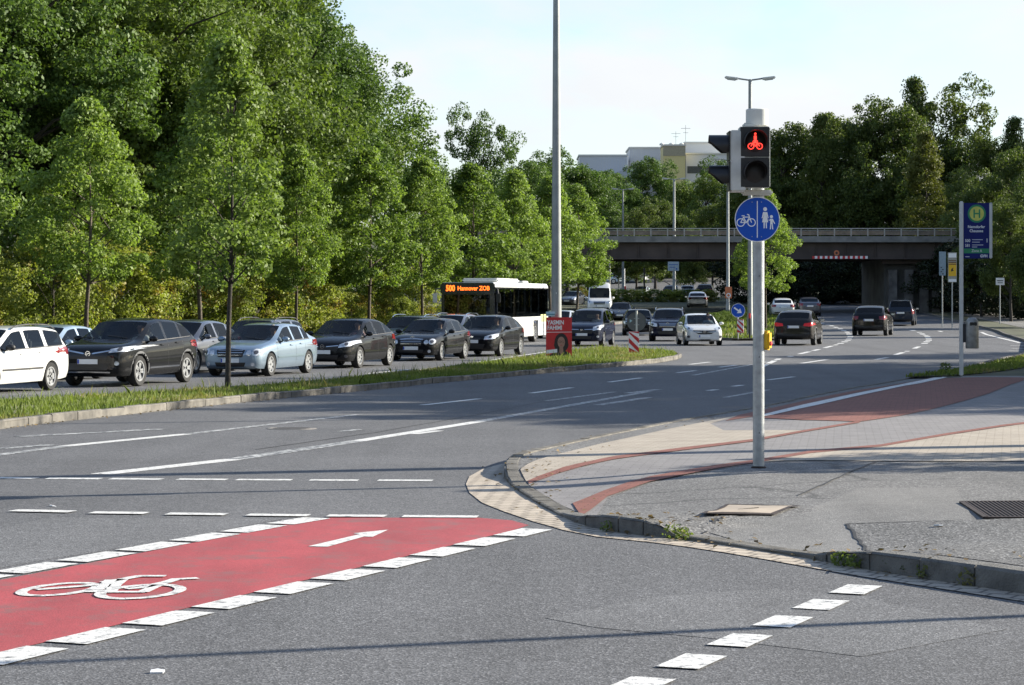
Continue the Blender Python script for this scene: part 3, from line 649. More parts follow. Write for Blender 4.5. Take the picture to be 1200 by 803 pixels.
ORD = ['first', 'second', 'third', 'fourth', 'fifth', 'sixth', 'seventh', 'eighth', 'ninth', 'tenth', 'eleventh', 'twelfth', 'thirteenth', 'fourteenth', 'fifteenth', 'sixteenth']
big = [tree_meshes('big_%d' % i, 50+i, 16.5, 3.0, 6.2, 430, 150, .185, .85, trunk_r=.3, lobes=19) for i in range(3)]
bl = ['tall dense broadleaf tree of the wood behind the street trees']*20
spots = [(-10, 94, 1.08), (70, 100, 1.12), (60, 112, 1.35), (150, 100, 1.02), (205, 106, 1.18), (285, 112, 1.12), (345, 119, 1.02), (375, 126, 1.02), (120, 122, 1.4), (250, 126, 1.3), (0, 118, 1.4), (318, 138, 1.25), (-80, 100, 1.1), (408, 142, .98)]
for i, (px, y, sc) in enumerate(spots):
    x = PX(px, y)
    ordn = sorted(range(len(spots)), key=lambda q: spots[q][0]/1.0).index(i)
    lab = '%s tall broadleaf tree from the left in the wood behind the street trees' % ORD[ordn] if i not in (7, 0) else {7: 'tall tree at the right end of the wood whose crown meets the sky', 0: 'tall tree of the wood at the upper left corner'}[i]
    place_tree('broadleaf_tree', big[i % 3], x, y, sc, rnd.uniform(0, 6), [F_wood, F_wood2][(i*7 // 3) % 2], M_barkd, lab, 'tree', 'tall trees of the wood behind the street trees', .1)
shr = [tree_meshes('shrub_%d' % i, 90+i, 4.0, .25, 2.3, 110, 130, .13, .5, 'round', .06) for i in range(3)]
for i in range(24):
    t = -26+i*3.5+rnd.uniform(-.6, .6); off = 3.2+rnd.uniform(0, 1.5)+(0 if i % 2 else 1.4)
    if 64 < t: continue
    x, y = row(t, off)
    if 40 < t < 50: sc = .55
    else: sc = rnd.uniform(.85, 1.2)
    place_tree('shrub', shr[i % 3], x, y, sc, rnd.uniform(0, 6), F_bush, M_barkd, 'leafy yellow-green wild shrub at the foot of the wood', 'shrub', 'wild shrubs below the wood', .1)
for i in range(14):   # second, taller line of undergrowth
    t = -24+i*6.2; x, y = row(t, 8.5+rnd.uniform(-1, 1))
    place_tree('shrub', shr[(i+1) % 3], x, y, rnd.uniform(1.3, 1.7), rnd.uniform(0, 6), F_wood2, M_barkd, 'tall green undergrowth shrub between the trunks of the wood', 'shrub', 'undergrowth of the wood', .1)
bgt = [tree_meshes('far_%d' % i, 120+i, 18, 2.0, 6.0, 300, 120, .28, 1.1, trunk_r=.3, lobes=16) for i in range(3)]
cone = tree_meshes('far_cone', 130, 18, 1.5, 4.2, 230, 110, .26, .9, 'cone', .25)
def far(px, y, toppy, mesh, mat, label, group='trees beyond the flyover', wide=1.0, zoff=0):
    Ht = CH+(HZ-toppy)*y/F-T(y)-zoff; sc = Ht/18
    return place_tree('broadleaf_tree', mesh, PX(px, y), y, sc, rnd.uniform(0, 6), mat, M_barkd, label, 'tree', group, zoff, wide)
G1 = 'dark woodland tree beyond the flyover and the buses and cars'
far(566, 205, 138, bgt[0], F_wood, 'tall tree with a pointed crown rising above the bus', wide=.72)
for i, (px, y, tp) in enumerate([(500, 215, 205), (533, 230, 190), (610, 225, 192), (640, 250, 182), (665, 260, 178), (690, 262, 196)]): far(px, y, tp, bgt[i % 3], F_wood, 'woodland tree behind the row of young street trees', 'trees behind the young street trees')
for i, (px, y, tp, wd) in enumerate([(705, 330, 215, .9), (728, 345, 205, .9), (752, 350, 186, .8), (775, 352, 196, .9), (800, 345, 203, .9), (826, 340, 206, .9), (850, 350, 192, .9), (872, 340, 195, .9), (716, 360, 200, 1), (745, 300, 246, 1), (790, 296, 243, 1), (835, 292, 238, 1), (812, 288, 270, 1.0), (768, 318, 225, 1), (700, 300, 262, 1)]):
    far(px, y, tp, bgt[i % 3], F_wood2 if i in (4, 5, 7) else F_far if i > 8 else F_wood, '%s woodland tree below the flat-roofed buildings beyond the flyover' % (ORD[i]+(' front-row' if i in (9, 10, 11, 12, 13, 14) else '')), 'trees below the far buildings', wd)
rt = [(893, 262, 160, .9), (915, 255, 148, .9), (940, 262, 150, .9), (962, 250, 138, .85), (990, 258, 136, .9), (1015, 250, 132, .85), (1045, 248, 104, .8), (1072, 252, 96, .8), (1108, 255, 108, .85), (1135, 250, 142, .9), (1160, 240, 160, .9), (1188, 235, 142, .8), (1215, 225, 150, .8)]
for i, (px, y, tp, wd) in enumerate(rt):
    lab = '%s dark tree from the left behind the flyover right of the signal' % ORD[i] if i not in (6, 7, 11) else {6: 'tallest left half of the dark tree group behind the flyover', 7: 'tallest pointed tree behind the flyover', 11: 'tree at the right edge above the bus stop sign'}[i]
    far(px, y, tp, bgt[(i+1) % 3] if i not in (3, 7, 11) else cone, F_far, lab, 'dark trees behind the flyover', wd)
far(1084, 228, 158, cone, F_far2, 'yellowish sunlit tree in front of the dark trees behind the flyover', wide=.95)
# dark growth either side of the carriageway at the flyover, right hand embankment
for i, (px, y, tp) in enumerate([(1135, 200, 205), (1165, 190, 190), (1200, 180, 175), (1235, 170, 165), (1150, 178, 240), (1185, 165, 235), (1225, 150, 215), (1270, 150, 190), (1290, 128, 215)]):
    far(px, y, tp, bgt[i % 3], F_far, 'dark tree on the embankment behind the bus stop sign', 'dark trees on the right embankment', .85)
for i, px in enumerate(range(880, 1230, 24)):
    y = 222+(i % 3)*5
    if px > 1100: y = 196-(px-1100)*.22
    place_tree('shrub', shr[i % 3], PX(px, y), y, 1.5, rnd.uniform(0, 6), F_shade, M_barkd, 'dark shrub in the shade under and beside the flyover', 'shrub', 'shaded shrubs by the flyover', 0, 1.2)
for i, px in enumerate(range(690, 880, 20)):
    y = 352+(i % 2)*6
    place_tree('shrub', shr[i % 3], PX(px, y), y, 1.8, rnd.uniform(0, 6), F_far, M_barkd, 'dark bush above the climbing road beyond the flyover', 'shrub', 'bushes above the climbing road', 0, 1.3)
# embankment behind the far road so no horizon gap shows
# tree on the second island beside the signal
place_tree('median_tree', young[1], PX(897, 141), 141, 8.3/8.6, 1.0, F_young, M_bark, 'round light green tree on the far median behind the round blue sign', 'tree', None, .1, .95)
# out-of-frame trees on the right that throw the shade over carriageway and footway
for i, (x, y, sc) in enumerate([(19.5, 43.5, .50), (20, 47, .58), (20.5, 51, .62), (21, 55, .66), (22, 60, .68), (23.5, 65, .72), (25, 70, .74), (27, 75.5, .76), (33, 90, .6), (26, 58, .72), (28, 66, .8)]):
    place_tree('roadside_tree', big[i % 3], x, y, sc, i*1.3, F_wood, M_barkd, 'roadside tree right of the footway', 'tree', 'trees right of the footway', .1, 1.25)
place_tree('shrub', shr[0], 9.4, 25.6, .75, 1, F_wood, M_barkd, 'shrub beside the footway right of the drain grate', 'shrub', None, .1)
for i, (x, y) in enumerate([(64, 226), (66, 244), (68, 262), (70, 282), (74, 300), (60, 210)]):
    place_tree('roadside_tree', big[i % 3], x, y, 1.5, i, F_far, M_barkd, 'unseen tree added to shade the far carriageway', 'tree', 'added shade trees right of the far carriageway', 0)  # out-of-frame trees added to throw shade on the road beyond the flyover
for i in range(15):
    a = R(188+i*11.5); x, y = 46*math.cos(a)*1.2, 4+42*math.sin(a)
    if x > 42: continue
    place_tree('roadside_tree', big[i % 3], x, y, .95+.1*(i % 3), i, F_wood, M_barkd, 'unseen tree added behind the viewpoint to darken reflections', 'tree', 'added trees behind the viewpoint', 0)  # unseen trees added so car bodies reflect dark foliage, not bright sky
# low rough hedge on the bank between the carriageways
for i, px in enumerate([664, 680, 716, 728, 741, 754, 767, 780, 793, 806, 819, 831]):
    y = 228 if px > 700 else 262; place_tree('low_bush', shr[i % 3], PX(px, y), y, .36, i, F_bush if i % 3 else F_wood2, M_barkd, 'low bush on the bank between the carriageways', 'shrub', 'low bushes on the bank between the carriageways', -.1, 1.3)
for i, px in enumerate([836, 848, 858, 870, 884, 900, 918]):
    y = 150+i*7; place_tree('low_bush', shr[i % 3], PX(px, y), y, .22, i, F_wood2, M_barkd, 'low bush on the far median behind the blue arrow sign', 'shrub', 'low bushes on the far median', .08, 1.6)

M_tar = pm('tar_seam', (.022, .021, .02), .7, var=.3, scale=20)
def seam(pts, wd, foot=True):
    W = [GS(*p) if foot else G(*p) for p in pts]; rs_ = random.Random(len(pts)); out = []
    for a, b in zip(W, W[1:]):
        for k in range(6): out.append((a[0]+(b[0]-a[0])*k/6+rs_.uniform(-.012, .012), a[1]+(b[1]-a[1])*k/6+rs_.uniform(-.02, .02)))
    out.append(W[-1]); mb = MB(); zf = ZS if foot else ZT
    for i, q in enumerate(stroke(out, wd)): mb.add([(x, y, zf(x, y)+(.0075 if foot else .0035)+.0001*(i % 4)) for x, y in q], [(0, 1, 2, 3)])
    o = mb.build('tar_seam', M_tar); o['kind'] = 'structure'
seam([(1028, 541), (1000, 552), (965, 568), (936, 581)], .022)
seam([(993, 614.5), (1003, 630), (1012, 641), (1018, 650)], .025); seam([(993, 614.5), (1060, 612.5), (1128, 610.5)], .012)
seam([(850, 606), (832, 616), (824, 626)], .022)
seam([(925, 541), (1026, 541.3), (1100, 541.6), (1200, 541.3)], .02)
seam([(640, 470), (560, 486), (440, 507), (300, 527)], .03, False)
# scraps lying on the road
for k, (px, py) in enumerate([(184, 789), (735, 520), (62, 594), (1100, 632)]):
    x, y = G(px, py); mb = MB(); mb.prism([(-.03, -.02), (.03, -.015), (.035, .015), (0, .03), (-.03, .015)], .008, Matrix.Translation((x, y, (ZS(x, y)+.01 if k == 3 else T(y)+.004))) @ Matrix.Rotation(k, 4, 'Z') @ Matrix.Rotation(.2, 4, 'X')); o = mb.build('paper_scrap', M_signw)
    props(o, ['crumpled white scrap on the asphalt below the red lane', 'tiny pale scrap on the asphalt near the kerb', 'tiny scrap on the asphalt above the dashed line', 'pale scrap on the footway below the drain grate'][k], 'litter', 'scraps of litter')
# grass blades
def in_poly(x, y, P):
    c = np.zeros(len(x), bool); n = len(P)
    for i in range(n):
        x1, y1 = P[i]; x2, y2 = P[(i+1) % n]
        m = ((y1 > y) != (y2 > y)) & (x < (x2-x1)*(y-y1)/((y2-y1) or 1e-9)+x1); c ^= m
    return c
def blades(name, poly, n, h0, h1, zoff, mat, seed, wd=.012, clump=.5, zf=None, xy=None, lean=.45):
    rng = np.random.default_rng(seed); P = poly; xs = [p[0] for p in P]; ys = [p[1] for p in P]
    pts = np.zeros((0, 2))
    while len(pts) < n:
        q = np.stack([rng.uniform(min(xs), max(xs), n*3), rng.uniform(min(ys), max(ys), n*3)], 1)
        q = q[in_poly(q[:, 0], q[:, 1], P)]
        keep = rng.uniform(0, 1, len(q)) < (1-clump)+clump*(.5+.5*np.sin(q[:, 0]*2.3+np.sin(q[:, 1]*1.7)*2)*np.sin(q[:, 1]*1.1+1.3))
        pts = np.concatenate([pts, q[keep]])
    pts = pts[:n]; z = np.array([T(y) for y in pts[:, 1]])+zoff
    patch = .55+.45*np.sin(pts[:, 0]*.9+1)*np.sin(pts[:, 1]*.7)+rng.normal(size=n)*.15
    h = (h0+(h1-h0)*np.clip(rng.uniform(0, 1, n)**2*.7+.4*np.clip(patch, 0, 1), 0, 1.3)); a = rng.uniform(0, 2*math.pi, n)
    ln = rng.uniform(.1, lean, n)*h; w2 = wd*rng.uniform(.6, 1.4, n)
    b = rng.uniform(0, 2*math.pi, n); base = np.stack([pts[:, 0], pts[:, 1], z], 1); side = np.stack([np.cos(b)*w2, np.sin(b)*w2, np.zeros(n)], 1)
    tip = base+np.stack([np.cos(a)*ln, np.sin(a)*ln, h], 1); mid = base+np.stack([np.cos(a)*ln*.3, np.sin(a)*ln*.3, h*.6], 1)
    v = np.stack([base-side, base+side, mid+side*.8, tip, mid-side*.8], 1)
    me = bpy.data.meshes.new(name); me.vertices.add(n*5); me.vertices.foreach_set('co', v.ravel())
    me.loops.add(n*5); me.loops.foreach_set('vertex_index', np.arange(n*5, dtype=np.int32)); me.polygons.add(n)
    me.polygons.foreach_set('loop_start', np.arange(0, n*5, 5, dtype=np.int32)); me.polygons.foreach_set('loop_total', np.full(n, 5, dtype=np.int32)); me.update(calc_edges=True)
    o = link(name, me, mat); return o
F_grass = foliage('grass_blade', (.045, .078, .014), (.15, .19, .045), (.24, .20, .10), .8, trans=.35)
def shrink(P, d):
    cx = None; out = []
    n = len(P)
    for i in range(n):
        a = Vector(P[i-1]); b = Vector(P[(i+1) % n]); t = (b-a).normalized(); nn = Vector((-t.y, t.x))*d; out.append((P[i][0]+nn.x, P[i][1]+nn.y))
    return out
islg = [p for p in shrink(ISL, .16) if True]
isl_vis = [p for p in islg if p[1] > 22]
props(blades('island_grass', isl_vis, 70000, .02, .13, .09, F_grass, 5, .009, clump=.97), 'uneven green grass and weeds covering the grass island', 'grass', None, 'stuff')
props(blades('median_grass', shrink(IS2, .3), 9000, .08, .3, .09, F_grass, 6, .04), 'short grass on the far median', 'grass', None, 'stuff')
vg = [G(1062, 443, .08), G(1104, 438.5, .08), G(1150, 429.5, .08), G(1200, 419, .08), G(1260, 408, .08), G(1300, 425, .08), G(1200, 432, .08), G(1165, 437, .08), G(1120, 441.5, .08)]
drape('verge_turf', vg, ZT, .115, None, M_turf, 'structure')
props(blades('verge_grass', vg, 12000, .03, .14, .1, F_grass, 7, .02), 'grass strip at the foot of the bus stop sign', 'grass', None, 'stuff')
lv = [row(-30, -2.4), row(60, -1.2), row(60, 4), row(-30, 4)]
props(blades('verge_grass', lv, 16000, .1, .4, .1, F_grass, 8, .03), 'rough grass on the left verge below the street trees', 'grass', None, 'stuff')
props(blades('tall_grass', isl_vis, 2600, .12, .34, .09, F_grass, 15, .007, clump=.9, lean=.8), 'taller weeds and dry stalks scattered over the grass island', 'grass', None, 'stuff')
# fallen leaves and grit gathered along kerbs and on the footway
rl_ = np.random.default_rng(21); C2 = []
for run, off0, off1, nn in ((IF, -.35, .02, 420), ([(b[0], b[1]) for b in BW[:30]], -.3, .9, 260)):
    for _ in range(nn):
        i = rl_.integers(len(run)-1); a, b = run[i], run[i+1]; t = rl_.uniform(); dx, dy = b[0]-a[0], b[1]-a[1]; l = math.hypot(dx, dy); o_ = rl_.uniform(off0, off1)*rl_.uniform(.2, 1)
        if run is not IF: o_ = -o_
        x, y = a[0]+dx*t-dy/l*o_, a[1]+dy*t+dx/l*o_
        if 8 < y < 80: C2.append((x, y, (T(y) if run is IF else (ZS(x, y) if near_border(x, y)[0] > 0 else T(y)+.006))+.012))
C2 = np.array(C2); N2 = rl_.normal(size=C2.shape)*.25+np.array([0, 0, 1]); o = link('leaf_litter', quad_mesh('leaf_litter', C2, N2, .055, rl_, .6), foliage('dry_leaf', (.06, .04, .02), (.22, .15, .06), trans=.1))
props(o, 'scattered dry leaves and grit along the kerbs', 'leaf litter', None, 'stuff')
# weeds in the kerb joint
rngw = np.random.default_rng(3)
for k, (px, py, r, n) in enumerate([(985, 664, .07, 80), (1000, 667, .06, 60), (1047, 671, .08, 90), (1066, 675, .06, 70), (1085, 679, .07, 60), (1137, 687, .08, 90), (790, 632, .10, 90), (712, 624, .06, 40), (800, 634, .07, 60), (604, 556, .05, 40), (1108, 437, .2, 120), (1030, 668, .05, 50)]):
    x, y = G(px, py); P, Nn = cloud(rngw, np.array([[x, y, T(y)+.05+(.1 if k == 10 else 0)]]), np.array([r]), n, .8)
    P[:, 2] = np.maximum(P[:, 2], T(y)+.01)
    me = quad_mesh('weed', P, Nn, .035 if k != 10 else .09, rngw, .5); o = link('weed', me, F_grass)
    props(o, 'small green weed growing out of the kerb joint' if k != 10 else 'leafy weed at the foot of the bus stop sign post', 'weed', 'weeds in the kerb joint' if k != 10 else None)


# ------------------------------------------------------------------ cars
def itp(tab, u):
    if u <= tab[0][0]: return tab[0][1]
    for (a, za), (b, zb) in zip(tab, tab[1:]):
        if u <= b: return za+(zb-za)*(u-a)/(b-a)
    return tab[-1][1]
SHAPES = {
 'hatch': dict(L=4.4, W=1.80, H=1.50, wb=2.68, fo=.88, wr=.325, tum=.42,
   st=[0,.04,.14,.32,.7,1.08,1.26,1.5,1.9,2.05,2.38,2.48,3.0,3.22,3.32,3.66,3.9,4.12,4.28,4.37,4.4],
   w=[(0,.70),(.04,.80),(.14,.89),(.32,.95),(.7,.985),(1.2,1),(3.3,1),(3.9,.98),(4.12,.95),(4.28,.90),(4.37,.83),(4.4,.76)],
   zb=[(0,.30),(.04,.24),(.14,.2),(.7,.18),(3.9,.2),(4.28,.24),(4.4,.34)],
   zs=[(0,.60),(.04,.68),(.14,.74),(.32,.80),(.7,.87),(1.26,.94),(2.4,.98),(3.66,1.04),(4.12,1.02),(4.28,.98),(4.37,.88),(4.4,.74)],
   zt=[(0,.63),(.04,.72),(.14,.79),(.32,.86),(.7,.94),(1.08,1.0),(1.9,1.42),(2.05,1.46),(2.6,1.5),(3.0,1.475),(3.3,1.43),(3.66,1.34),(4.12,1.09),(4.28,1.02),(4.37,.91),(4.4,.77)],
   ws=(1.08,1.9), rg=(3.66,4.12), sg=[(1.26,2.38),(2.48,3.22),(3.32,3.9)]),
 'saloon': dict(L=4.53, W=1.76, H=1.43, wb=2.72, fo=.80, wr=.315, tum=.44,
   st=[0,.04,.14,.32,.7,1.2,1.4,1.62,2.05,2.2,2.5,2.6,3.05,3.22,3.3,3.45,3.66,3.98,4.12,4.36,4.49,4.53],
   w=[(0,.70),(.04,.80),(.14,.90),(.32,.96),(.7,.985),(1.2,1),(3.3,1),(3.9,.985),(4.2,.955),(4.4,.90),(4.5,.82),(4.53,.74)],
   zb=[(0,.30),(.04,.24),(.14,.19),(.7,.17),(3.9,.2),(4.36,.24),(4.53,.36)],
   zs=[(0,.56),(.04,.64),(.14,.70),(.32,.76),(.7,.83),(1.4,.90),(2.5,.92),(3.66,.97),(4.12,.99),(4.36,.96),(4.49,.88),(4.53,.72)],
   zt=[(0,.59),(.04,.68),(.14,.75),(.32,.82),(.7,.89),(1.2,.955),(2.05,1.36),(2.2,1.39),(2.7,1.43),(3.2,1.40),(3.45,1.35),(3.98,1.07),(4.12,1.04),(4.36,1.0),(4.49,.91),(4.53,.75)],
   ws=(1.2,2.05), rg=(3.45,3.98), sg=[(1.4,2.5),(2.6,3.22),(3.3,3.66)]),
 'estate': dict(L=4.55, W=1.74, H=1.46, wb=2.66, fo=.85, wr=.315, tum=.36,
   st=[0,.04,.14,.32,.7,1.12,1.3,1.52,1.95,2.1,2.42,2.54,3.08,3.28,3.42,3.9,4.1,4.2,4.3,4.42,4.51,4.55],
   w=[(0,.70),(.04,.80),(.14,.89),(.32,.95),(.7,.985),(1.2,1),(3.5,1),(4.1,.985),(4.3,.95),(4.42,.93),(4.51,.88),(4.55,.80)],
   zb=[(0,.30),(.04,.24),(.14,.2),(.7,.18),(3.9,.2),(4.42,.24),(4.55,.34)],
   zs=[(0,.58),(.04,.66),(.14,.72),(.32,.78),(.7,.85),(1.3,.92),(2.4,.95),(3.7,.99),(4.2,1.0),(4.42,.98),(4.51,.92),(4.55,.78)],
   zt=[(0,.61),(.04,.70),(.14,.77),(.32,.84),(.7,.91),(1.12,.98),(1.95,1.39),(2.1,1.42),(2.7,1.46),(3.6,1.45),(4.1,1.40),(4.2,1.36),(4.42,1.06),(4.51,.95),(4.55,.80)],
   ws=(1.12,1.95), rg=(4.2,4.42), sg=[(1.3,2.42),(2.54,3.28),(3.42,4.2)]),
 'suv': dict(L=4.48, W=1.86, H=1.63, wb=2.68, fo=.92, wr=.365, tum=.38,
   st=[0,.04,.14,.32,.7,1.1,1.28,1.5,1.92,2.08,2.42,2.54,3.06,3.28,3.38,3.78,4.0,4.18,4.3,4.4,4.45,4.48],
   w=[(0,.72),(.04,.82),(.14,.90),(.32,.955),(.7,.985),(1.2,1),(3.4,1),(4.0,.98),(4.18,.955),(4.3,.93),(4.4,.89),(4.48,.80)],
   zb=[(0,.34),(.04,.28),(.14,.24),(.7,.22),(3.9,.25),(4.3,.30),(4.48,.42)],
   zs=[(0,.70),(.04,.80),(.14,.87),(.32,.93),(.7,.99),(1.28,1.04),(2.4,1.07),(3.4,1.12),(4.0,1.15),(4.2,1.12),(4.4,1.0),(4.48,.84)],
   zt=[(0,.73),(.04,.84),(.14,.92),(.32,.99),(.7,1.05),(1.1,1.11),(1.92,1.53),(2.08,1.57),(2.7,1.63),(3.38,1.575),(3.78,1.49),(4.18,1.22),(4.3,1.14),(4.4,1.03),(4.48,.87)],
   ws=(1.1,1.92), rg=(3.78,4.18), sg=[(1.28,2.42),(2.54,3.28),(3.38,3.9)], clad=True),
 'mpv': dict(L=4.5, W=1.76, H=1.68, wb=2.78, fo=.86, wr=.32, tum=.30,
   st=[0,.04,.14,.32,.6,.92,1.1,1.36,1.85,2.02,2.38,2.5,3.1,3.3,3.42,3.95,4.1,4.22,4.34,4.44,4.5],
   w=[(0,.74),(.04,.83),(.14,.91),(.32,.96),(.7,.985),(1.2,1),(3.5,1),(4.1,.985),(4.3,.96),(4.44,.92),(4.5,.85)],
   zb=[(0,.32),(.04,.26),(.14,.22),(.7,.2),(3.9,.22),(4.3,.26),(4.5,.38)],
   zs=[(0,.66),(.04,.74),(.14,.81),(.32,.88),(.6,.94),(1.1,1.0),(2.4,1.04),(3.5,1.07),(4.2,1.08),(4.4,1.04),(4.5,.86)],
   zt=[(0,.69),(.04,.78),(.14,.86),(.32,.94),(.6,1.0),(.92,1.07),(1.85,1.56),(2.02,1.6),(2.7,1.67),(3.6,1.66),(4.1,1.6),(4.22,1.5),(4.34,1.2),(4.44,1.08),(4.5,.9)],
   ws=(.92,1.85), rg=(4.1,4.34), sg=[(1.1,2.38),(2.5,3.3),(3.42,4.1)]),
 'van': dict(L=6.0, W=2.0, H=2.62, wb=3.7, fo=1.0, wr=.35, tum=.09,
   st=[0,.05,.16,.4,.75,1.0,1.2,1.5,1.95,2.15,2.3,2.4,3.4,4.6,5.5,5.86,5.95,6.0],
   w=[(0,.74),(.05,.84),(.16,.92),(.4,.97),(.8,1),(5.6,1),(5.9,.98),(6.0,.95)],
   zb=[(0,.36),(.05,.3),(.4,.26),(5.6,.3),(6.0,.4)],
   zs=[(0,.86),(.05,.98),(.16,1.08),(.4,1.17),(.75,1.25),(1.2,1.28),(6.0,1.3)],
   zt=[(0,.9),(.05,1.03),(.16,1.14),(.4,1.25),(.75,1.36),(1.5,2.14),(1.95,2.48),(2.15,2.55),(2.5,2.62),(5.6,2.6),(5.95,2.52),(6.0,2.4)],
   ws=(.75,1.5), rg=(9,9), sg=[(1.2,2.15)]),
}
# front/rear furniture; polygons in (y as a fraction of half width, z in metres)
FRONT = {
 'blitz_suv': dict(grille=[[(-.52,.66),(-.56,.86),(-.3,.83),(0,.81),(.3,.83),(.56,.86),(.52,.66)]], chrome=[[(-.60,.865),(-.14,.80),(-.10,.775),(-.14,.77),(-.60,.835)]], light=[(.56,.80),(.58,.89),(.80,.93),(.97,.97),(.99,.91),(.93,.84)],
    intake=[[(-.52,.40),(-.60,.56),(.60,.56),(.52,.40)]], fog=(.78,.56,.05), plate=.60, bar=(.34,.62), emb=('blitz', .785)),
 'star_saloon': dict(grille=[[(-.40,.52),(-.46,.70),(0,.735),(.46,.70),(.40,.52)]], gchrome=True, light=None, oval=True, intake=[[(-.45,.27),(-.50,.38),(.50,.38),(.45,.27)]], fog=(.72,.33,.05), plate=.43, emb=('ringstar', .775)),
 'blitz_hatch': dict(grille=[[(-.50,.52),(-.58,.66),(0,.64),(.58,.66),(.50,.52)]], chrome=[[(-.56,.69),(-.14,.655),(-.14,.635),(-.56,.665)]], light=[(.56,.62),(.58,.71),(.80,.79),(.96,.84),(.98,.76),(.88,.66)],
    intake=[[(-.50,.27),(-.56,.40),(.56,.40),(.50,.27)]], fog=(.80,.37,.045), plate=.49, emb=('blitz', .655)),
 'oval_hatch': dict(grille=[[(-.34,.60),(-.38,.68),(.38,.68),(.34,.60)]], light=[(.52,.60),(.54,.72),(.78,.79),(.94,.82),(.95,.72),(.84,.63)], intake=[[(-.46,.27),(-.56,.46),(.56,.46),(.46,.27)]], fog=(.80,.42,.05), plate=.545, emb=('oval', .71)),
 'mpv_front': dict(grille=[[(-.52,.56),(-.56,.72),(.56,.72),(.52,.56)]], chrome=[[(-.56,.755),(-.14,.745),(-.14,.72),(-.56,.725)]], light=[(.56,.68),(.56,.84),(.78,.90),(.95,.95),(.97,.86),(.90,.74)], intake=[[(-.44,.33),(-.52,.45),(.52,.45),(.44,.33)]], fog=(.80,.43,.05), plate=.52, emb=('shield', .72)),
 'corsa_front': dict(grille=[[(-.50,.62),(-.64,.71),(-.40,.71),(0,.70),(.40,.71),(.64,.71),(.50,.62),(.34,.55),(0,.53),(-.34,.55)]], chrome=[[(-.56,.655),(-.12,.63),(-.12,.61),(-.50,.63)]], light=[(.60,.70),(.54,.80),(.76,.88),(.97,.92),(.98,.82),(.86,.74)], intake=[[(-.30,.24),(-.34,.30),(.34,.30),(.30,.24)]], fog=(.82,.42,.06), plate=.44, emb=('blitz', .65)),
 'bars': dict(grille=[[(-.42,.58),(-.46,.72),(.46,.72),(.42,.58)]], gchrome=True, light=[(.54,.62),(.54,.74),(.80,.80),(.95,.82),(.95,.70),(.84,.64)], intake=[[(-.46,.30),(-.52,.42),(.52,.42),(.46,.30)]], fog=(.80,.38,.05), plate=.50, emb=('ring', .735)),
}
M_tyre = pm('tyre_rubber', (.016, .016, .016), .85, var=.2, scale=12, bump=.3, bscale=60)
M_rim = pm('alloy_rim', (.50, .51, .52), .3, .7, var=.1)
M_trim = pm('dark_trim', (.022, .022, .023), .55, var=.2, scale=10)
M_clad = pm('grey_cladding', (.075, .077, .08), .6, var=.15)
M_chrome = pm('chrome', (.70, .71, .72), .12, 1.0, var=.05)
M_lamp = pm('headlamp_lens', (.62, .64, .66), .08, .35, var=.25, scale=18, coat=1)
M_lampd = pm('lamp_inner', (.10, .10, .11), .2, .5)
M_tail = pm('tail_lamp', (.20, .008, .010), .15, var=.15, coat=1)
M_brake = pm('brake_lamp_lit', (.40, .012, .012), .2, var=.05, emit=.12)
M_plate = pm('number_plate', (.78, .78, .76), .45, var=.03)
M_plateb = pm('plate_blue', (.02, .06, .38), .45)
M_seat = pm('seat_fabric', (.05, .05, .052), .9, var=.2)
M_glass = glassmat('car_glass', (.50, .54, .54), .015)
M_glassd = glassmat('car_glass_dark', (.08, .09, .10), .02)
def paint_mat(name, col, metal=.3): return pm(name, col, .32, metal, var=.06, scale=1.5, coat=1.0) if sum(col) > .2 else pm(name, tuple(c*.5 for c in col), .6, 0, var=.06, scale=1.5, coat=.6, spec=.05)

